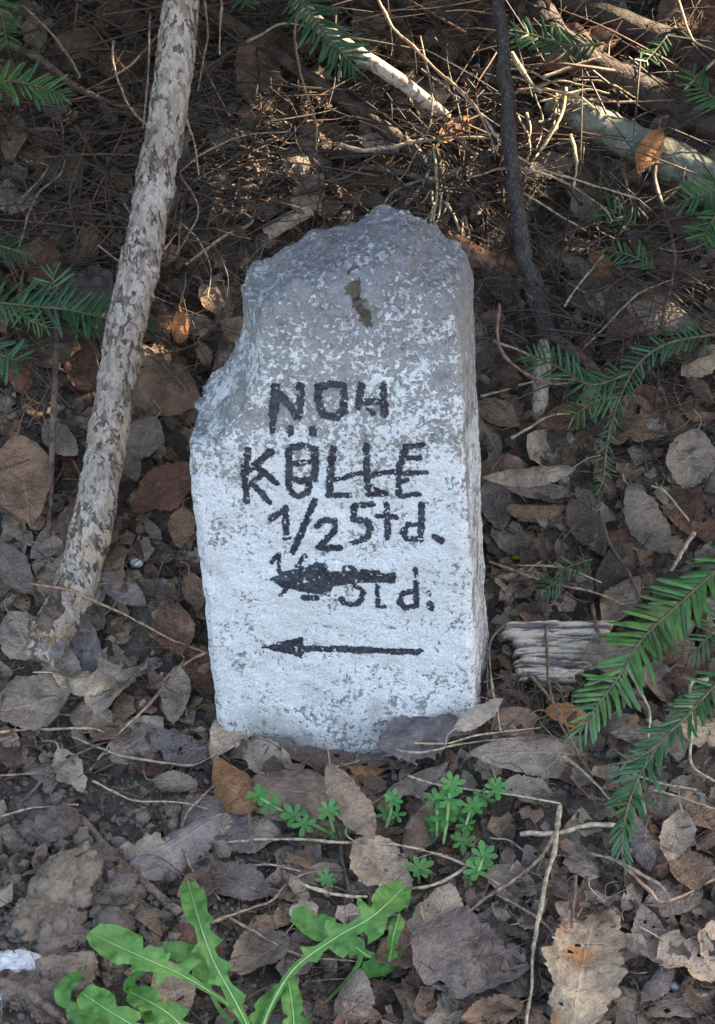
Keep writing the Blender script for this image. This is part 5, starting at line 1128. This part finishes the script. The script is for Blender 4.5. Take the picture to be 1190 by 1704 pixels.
dleaf(d1, [(422, 1735), (408, 1700), (385, 1655), (355, 1600), (335, 1545), (322, 1500), (312, 1466)], [.01, .03, .05, .065, .075, .08, .08],
      [(0, 6), (.2, 8), (.24, 22), (.32, 10), (.38, 12), (.40, 30), (.48, 12), (.53, 12), (.55, 32), (.62, 16), (.66, 16), (.68, 28), (.74, 20), (.82, 26), (.92, 24), (.98, 14), (1.0, 0), (.98, -12), (.92, -22), (.8, -24), (.74, -20), (.70, -26), (.66, -12), (.58, -14), (.55, -32), (.50, -12), (.42, -14), (.38, -28), (.34, -10), (.22, -14), (.2, -8), (0, -6)], "tall narrow leaf pointing up")
dleaf(d1, [(418, 1740), (372, 1690), (345, 1640), (325, 1600), (270, 1568)], [.01, .02, .03, .05, .06], [(0, 4), (.5, 5), (.58, 24), (.66, 12), (.72, 30), (.86, 20), (1, 2), (.95, -16), (.84, -20), (.78, -8), (.66, -20), (.58, -6), (.5, -4), (0, -4)], "small toothed leaf behind the tall one", rib=False, tint=(.85, .9, .9))
dleaf(d1, [(420, 1750), (330, 1725), (270, 1680), (215, 1650)], [.01, .03, .05, .05], lobed(30, 3, 3, .78, 4), "low leaf along the bottom edge, upper one", tint=(.8, .9, .8))
dleaf(d1, [(400, 1770), (290, 1740), (210, 1700), (135, 1652)], [.01, .03, .05, .055], lobed(34, 4, 8, .8, 4), "low leaf along the bottom edge, lower one", tint=(.85, .95, .8))
dleaf(d1, [(300, 1770), (230, 1660), (215, 1640), (240, 1615)], [.01, .03, .04, .06], lobed(14, 2, 5, .6, 4), "small bright leaf curling up", rib=False, tint=(.9, 1, .7))
dleaf(d1, [(200, 1740), (120, 1680), (105, 1650), (135, 1618)], [.01, .02, .025, .03], lobed(18, 2, 6, .6, 3), "small pale leaf at the far left", rib=False, tint=(1.0, 1.1, 1.2))
dleaf(d1, [(300, 1780), (215, 1720), (150, 1690), (110, 1690)], [.01, .02, .03, .03], lobed(18, 3, 12, .6, 3), "thin leaf in the bottom left", rib=False, tint=(.8, .9, .7))
d2 = plant("dandelion_plant", 420, 1760); tag(d2, "middle dandelion with one long toothed leaf pointing up to the right", "dandelion", "dandelion plants in the foreground")
dleaf(d2, [(430, 1740), (448, 1680), (490, 1612), (560, 1560), (620, 1525), (675, 1474)], [.01, .04, .065, .08, .085, .085],
      [(0, 5), (.28, 6), (.34, 10), (.40, 7), (.43, 20), (.47, 12), (.50, 10), (.515, 30), (.53, 44), (.57, 40), (.60, 22), (.655, 15), (.66, 30), (.645, 46), (.70, 42), (.735, 28), (.76, 22), (.80, 30), (.88, 35), (.95, 25), (.99, 14), (1.005, 0), (.99, -16), (.94, -27), (.86, -33), (.80, -30), (.78, -20), (.75, -17), (.715, -44), (.69, -34), (.68, -14), (.62, -11), (.60, -14), (.55, -38), (.53, -28), (.525, -9), (.46, -8), (.41, -22), (.40, -7), (.3, -7), (0, -5)], "long toothed leaf pointing up right", w_rib=4.5)
dleaf(d2, [(470, 1730), (560, 1650), (600, 1590), (560, 1560), (520, 1540), (488, 1516)], [.01, .01, .025, .04, .05, .055], [(0, 3), (.5, 3), (.6, 6), (.64, 20), (.72, 10), (.78, 12), (.8, 30), (.9, 22), (.97, 20), (1.01, 4), (.98, -20), (.9, -26), (.84, -28), (.78, -10), (.68, -14), (.66, -28), (.6, -6), (.5, -3), (0, -3)], "short leaf behind, pointing left", rib=False, tint=(.85, .95, 1.0))
dleaf(d2, [(655, 1600), (620, 1595), (590, 1575), (565, 1552)], [.012, .02, .03, .04], [(0, 2), (.2, 8), (.5, 10), (.8, 9), (1, 2), (1, -2), (.8, -7), (.5, -5), (0, -2)], "thin blade crossing under the long leaf", w_rib=4)
d3 = plant("dandelion_seedling", 640, 1625); tag(d3, "small dandelion seedling right of the middle dandelion", "dandelion", "dandelion plants in the foreground")
dleaf(d3, [(640, 1625), (650, 1590), (655, 1555), (665, 1520)], [.006, .03, .05, .06], [(0, 4), (.3, 6), (.34, 14), (.5, 7), (.7, 12), (.9, 15), (1, 2), (.9, -12), (.6, -9), (.3, -5), (0, -4)], "upright narrow leaf", tint=(.8, .9, .9))
dleaf(d3, [(668, 1585), (645, 1605), (620, 1615), (600, 1620)], [.02, .02, .02, .018], [(0, 4), (.3, 18), (.6, 22), (.9, 16), (1, 2), (.9, -14), (.6, -18), (.3, -16), (0, -4)], "glossy rounded leaf near the ground", rib=False, tint=(.65, .8, .45))
dleaf(d2, [(475, 1770), (488, 1720), (487, 1680), (478, 1620)], [.01, .03, .035, .05], lobed(22, 2, 21, .55, 5), "low leaf at the bottom edge", tint=(.75, .9, .6))
dleaf(d2, [(430, 1770), (420, 1730), (430, 1690), (470, 1640)], [.01, .02, .03, .04], lobed(18, 3, 23, .6, 5), "shaded low leaf at the bottom edge", rib=False, tint=(.6, .8, .5))
dleaf(d2, [(530, 1770), (515, 1735), (495, 1705), (478, 1695)], [.01, .02, .03, .03], lobed(22, 2, 27, .55, 5), "toothed leaf at the bottom edge", rib=False, tint=(.75, .95, .6))

# ------------------------------------------------------------------ cleavers seedlings
def cleav_leaf():
    v = []; f = []
    for t, w in [(0, .1), (.3, .26), (.6, .42), (.85, .38), (1.0, .08)]:
        v += [(-w / 2, t, .05 * t), (0, t, -.04 + .1 * t), (w / 2, t, .05 * t)]
    for i in range(4):
        for j in range(2): f.append((i * 3 + j, i * 3 + j + 1, (i + 1) * 3 + j + 1, (i + 1) * 3 + j))
    mb = MB(); mb.add(v, f); me = mb.mesh("leaf"); me.materials.append(M_CLEAV); return me
CLM = cleav_leaf()
def cleavers(stems, whorls, lab):
    o = plant("cleavers_seedling", *stems[0][0][0]); tag(o, lab, "cleavers", "cleavers seedlings below the stone")
    for pts_, lf_ in stems:
        P3 = catmull(onl(pts_, lf_), 6); m = px2m_p(P3[0]); mb = MB(); tv, tf, uv = tube(P3 - np.array(o.location), [3.4 * m, 2.2 * m], 5); mb.add(tv, tf, uv, (1, 1, 1)); mb.build("stem", M_RIB, o)
    for (px, py, lift, r, n) in whorls:
        c = at_lift(px, py, lift); view = (CAM - c).normalized(); nr = (view * U(.4, .9) + Vector((U(-.3, .3), U(-.3, .1), 1))).normalized(); m = px2m_p(c)
        wq = bpy.data.objects.new("whorl", None); COL.objects.link(wq); wq.parent = o; wq.location = c - o.location
        a0 = U(0, 6.28); ax = nr.orthogonal().normalized(); ay = nr.cross(ax)
        for i in range(n):
            a = a0 + 6.283 * i / n + U(-.15, .15); d = (ax * math.cos(a) + ay * math.sin(a) + nr * U(.0, .35)).normalized(); ex = d.cross(nr).normalized(); nz = ex.cross(d)
            q = link("leaf", CLM, None, wq); q.matrix_local = Matrix((ex, d, nz)).transposed().to_4x4() @ Matrix.Scale(r * m * U(.85, 1.15), 4)
cleavers([([(552, 1388), (520, 1372), (485, 1358), (445, 1335), (428, 1325)], [.006, .018, .024, .03, .034])], [(428, 1325, .036, 20, 7), (450, 1336, .03, 22, 6), (490, 1358, .026, 24, 6), (505, 1372, .02, 20, 6), (530, 1372, .012, 16, 6)], "leftmost cleavers seedling lying over the long brown leaf")
cleavers([([(560, 1398), (552, 1370), (546, 1350)], [.006, .03, .045])], [(547, 1350, .046, 21, 7), (556, 1382, .02, 15, 5), (575, 1388, .008, 9, 5)], "small cleavers tuft right beside the leftmost seedling's root")
cleavers([([(640, 1388), (648, 1360), (653, 1335)], [.006, .03, .045])], [(654, 1330, .048, 17, 8), (640, 1355, .03, 17, 5), (660, 1356, .03, 17, 5)], "cleavers seedling standing between the folded tan leaf and the upright brown leaf")
cleavers([([(738, 1405), (744, 1365), (748, 1325), (753, 1305)], [.006, .03, .05, .058])], [(753, 1305, .06, 20, 7), (748, 1330, .05, 26, 6), (742, 1358, .032, 24, 6), (730, 1370, .02, 22, 6), (722, 1378, .012, 18, 6)], "tallest cleavers seedling with a straight pale stem")
cleavers([([(728, 1395), (728, 1360), (727, 1335)], [.006, .03, .04])], [(726, 1332, .042, 22, 6), (728, 1362, .022, 18, 6)], "cleavers shoot close at the left of the tallest one")
cleavers([([(772, 1400), (775, 1375), (784, 1345)], [.006, .02, .03])], [(786, 1343, .032, 20, 7), (776, 1372, .022, 19, 6), (762, 1352, .02, 16, 6)], "bushy cleavers shoot close at the right of the tallest one")
cleavers([([(790, 1352), (808, 1330), (826, 1312)], [.006, .02, .03])], [(826, 1311, .032, 21, 7), (806, 1328, .024, 20, 6)], "farthest right cleavers seedling by the pale stem")
cleavers([([(772, 1425), (770, 1402)], [.004, .018])], [(770, 1400, .02, 24, 7)], "single cleavers whorl below the tallest seedling")
cleavers([([(790, 1470), (798, 1445), (804, 1428)], [.004, .02, .03])], [(804, 1426, .032, 26, 7), (793, 1448, .02, 24, 6), (782, 1464, .01, 12, 5)], "lowest right cleavers seedling beside the pale straw")
cleavers([([(697, 1472), (698, 1450)], [.004, .02])], [(698, 1446, .022, 24, 8)], "cleavers whorl above the middle dandelion's leaf tip")
cleavers([([(545, 1480), (544, 1464)], [.004, .016])], [(543, 1463, .018, 17, 7)], "tiny pale cleavers whorl above the short bright straw")

# ------------------------------------------------------------------ added out-of-frame tree and bush, shaped for shade and sun flecks
FLECK = [(940, 180, .035, .05), (965, 190, .035, .045), (990, 210, .03, .026), (880, 180, .03, .04), (1000, 215, .03, .012), (900, 130, .07, .03), (880, 150, .05, .035), (600, 92, .07, .035), (570, 70, .07, .03), (640, 120, .07, .035), (680, 145, .06, .02), (720, 180, .05, .018), (745, 205, .04, .045), (540, 35, .07, .016), (800, 140, .03, .02),
         (300, 540, .05, .012), (150, 510, .02, .008), (70, 240, .03, .008), (1000, 410, .02, .014), (350, 495, .04, .010), (385, 290, .03, .008), (745, 395, .02, .010), (725, 330, .03, .012), (1180, 450, .03, .02), (1150, 30, .03, .012), (820, 400, .03, .008), (55, 650, .02, .006), (960, 160, .04, .014), (1060, 290, .04, .012), (160, 590, .05, .006), (265, 950, .03, .005)]
FL = []
for px, py, lift, r in FLECK: FL.append((np.array(at_lift(px, py, lift)), r))
Sn = np.array(SUN)
def crown_pts(n, gen):
    out_ = []
    while len(out_) < n:
        p = gen(); a, b_, zf = proj(p)
        if zf > 0 and -420 < a < 1610 and -330 < b_ < 2100: continue
        if p[2] < gbase(p[0], p[1]) + .12: continue
        if (Vector(p) - CAM).length < .5: continue
        out_.append(p)
    return np.array(out_)
def crown_mesh(pts_, size, mb):
    n = len(pts_); keep = np.ones(n, bool)
    for c, r in FL:
        d = pts_ - c; t = d @ Sn; q = np.linalg.norm(d - t[:, None] * Sn, axis=1); keep &= ~((q < r * .75 + .012) & (t > 0))  # leaves cleared along the sun line to open a gap for each fleck
    pts_ = pts_[keep]; n = len(pts_)
    a = rng.normal(size=(n, 3)); a /= np.linalg.norm(a, axis=1)[:, None]; b_ = np.cross(a, rng.normal(size=(n, 3))); b_ /= np.linalg.norm(b_, axis=1)[:, None]; c = np.cross(a, b_)
    L = size * rng.uniform(.7, 1.3, n)[:, None]
    v = np.stack([pts_ - a * L * .5, pts_ + b_ * L * .28 + c * L * .05, pts_ + a * L * .5, pts_ - b_ * L * .28 + c * L * .05], 1).reshape(-1, 3)
    f = [(4 * i, 4 * i + 1, 4 * i + 2, 4 * i + 3) for i in range(n)]; mb.add(v, f, None, (1, 1, 1))
t1 = bpy.data.objects.new("added_shade_tree", None); COL.objects.link(t1); t1.location = (2.3, 1.3, 0); tag(t1, "added unseen tree to the right, its crown placed to shade the stone", "tree")  # tree added for its shadow, kept out of view
def g1():
    s = U(1.5, 2.9); p = np.array([U(-.75, .8), U(-.8, 1.0), 0]); p[2] = max(0, .5 * p[1]); return p + Sn * s
mb = MB(); crown_mesh(crown_pts(36000, g1), .045, mb); mb.v = [v - np.array(t1.location) for v in mb.v]; c = mb.build("crown", M_CANOPY, t1); c["kind"] = "stuff"
mb = MB(); z0 = gz(2.3, 1.3)
tv, tf, uv = tube(catmull([(0, 0, z0 - .1), (.02, 0, .8), (-.1, -.1, 1.7), (-.3, -.3, 2.5)], 6), [.09, .07, .05, .02], 12, .1); mb.add(tv, tf, uv); mb.build("trunk", M_BROWNBARK, t1)
for q in range(6):
    mb = MB(); e = (-U(.5, 1.4), -U(.2, 1.4), U(.9, 1.9)); tv, tf, uv = tube(catmull([(0, 0, U(.7, 1.5)), (e[0] * .5, e[1] * .5, e[2] * .8), e], 5), [.03, .006], 8, .1); mb.add(tv, tf, uv); mb.build("limb", M_BROWNBARK, t1)
t2 = bpy.data.objects.new("added_shade_bush", None); COL.objects.link(t2); t2.location = (0, 1.7, 0); tag(t2, "added unseen bush over the bank behind the stone, placed to block skylight", "bush")  # bush added to keep skylight off the bank, kept out of view
def g2():
    y = U(.04, 1.9); top = .62 - .364 * y; x = U(-1.4, 1.4); return np.array([x, y, max(top + .07, float(gbase(x, y)) + .1) + U(0, 1) ** 1.3 * .75])
def g3():
    x = (1 if rnd.random() < .5 else -1) * U(.42, 1.15); y = U(-.05, 1.4); return np.array([x, y, float(gbase(x, y)) + U(.05, .85)])  # leaf walls left and right, added to cut light from the sides
mb = MB(); crown_mesh(crown_pts(23000, g2), .05, mb); crown_mesh(crown_pts(7000, g3), .05, mb); mb.v = [v - np.array(t2.location) for v in mb.v]; c = mb.build("foliage", M_CANOPY, t2); c["kind"] = "stuff"
for q in range(5):
    mb = MB(); x = U(-.8, .8); tv, tf, uv = tube(catmull([(x, .1, gz(x, 1.8) - .1), (x + U(-.2, .2), -.2, 1.2), (x + U(-.3, .3), -.9, 1.25)], 5), [.02, .006], 8, .1); mb.add(tv, tf, uv); mb.build("stem", M_BROWNBARK, t2)

# ------------------------------------------------------------------ what the camera really sees: hidden leaves and twigs join the uncountable litter
bpy.context.view_layer.update(); dg = bpy.context.evaluated_depsgraph_get(); cnt = {}
for py in range(3, PH, 7):
    for px in range(3, PW, 7):
        ok, loc, nn, fi, ob, mt = SC.ray_cast(dg, CAM, pray(px, py))
        if ok: cnt[ob.name] = cnt.get(ob.name, 0) + 1
def join_hidden(items, minhits, cap, mat, name, lab, cat):
    items = sorted(items, key=lambda l: -(cnt.get(l[0].name, 0) + (1000 if l[5] else 0))); hid = MB()
    for i, (o, px, py, head, noun, haslab) in enumerate(items):
        h = cnt.get(o.name, 0)
        if (h < minhits and not (haslab and h > 0)) or i >= cap:
            me = o.data; n = len(me.vertices); v = np.empty(n * 3); me.vertices.foreach_get("co", v); v = v.reshape(-1, 3) + np.array(o.location)
            c = np.empty(n * 4); me.color_attributes["Col"].data.foreach_get("color", c); c = c.reshape(-1, 4)
            uvv = np.zeros((n, 2)); li = np.empty(len(me.loops), dtype=np.int32); me.loops.foreach_get("vertex_index", li); ul = np.empty(len(li) * 2); me.uv_layers[0].data.foreach_get("uv", ul); uvv[li] = ul.reshape(-1, 2)
            hid.add(v, [tuple(p.vertices) for p in me.polygons], uvv, c[:, :3]); bpy.data.objects.remove(o)
        elif not haslab: PENDING.append((o, px, py, head, noun))
    if hid.n: tag(hid.build(name, mat), lab, cat, kind="stuff")
join_hidden(LEAVES, 14, 295, M_LEAF, "buried_leaves", "layer of half-buried dead leaves under the top ones", "leaf litter")
join_hidden(TWIGS, 4, 250, M_TWIG, "buried_twigs", "thin twigs mostly buried in the litter", "twigs")
settle_labels()
for it in PENDING:
    w = it[0]["label"].split()
    for drop in ("thin", "arched", "short", "large", "small"):
        if len(w) > 16 and drop in w: w.remove(drop)
    it[0]["label"] = " ".join(w)
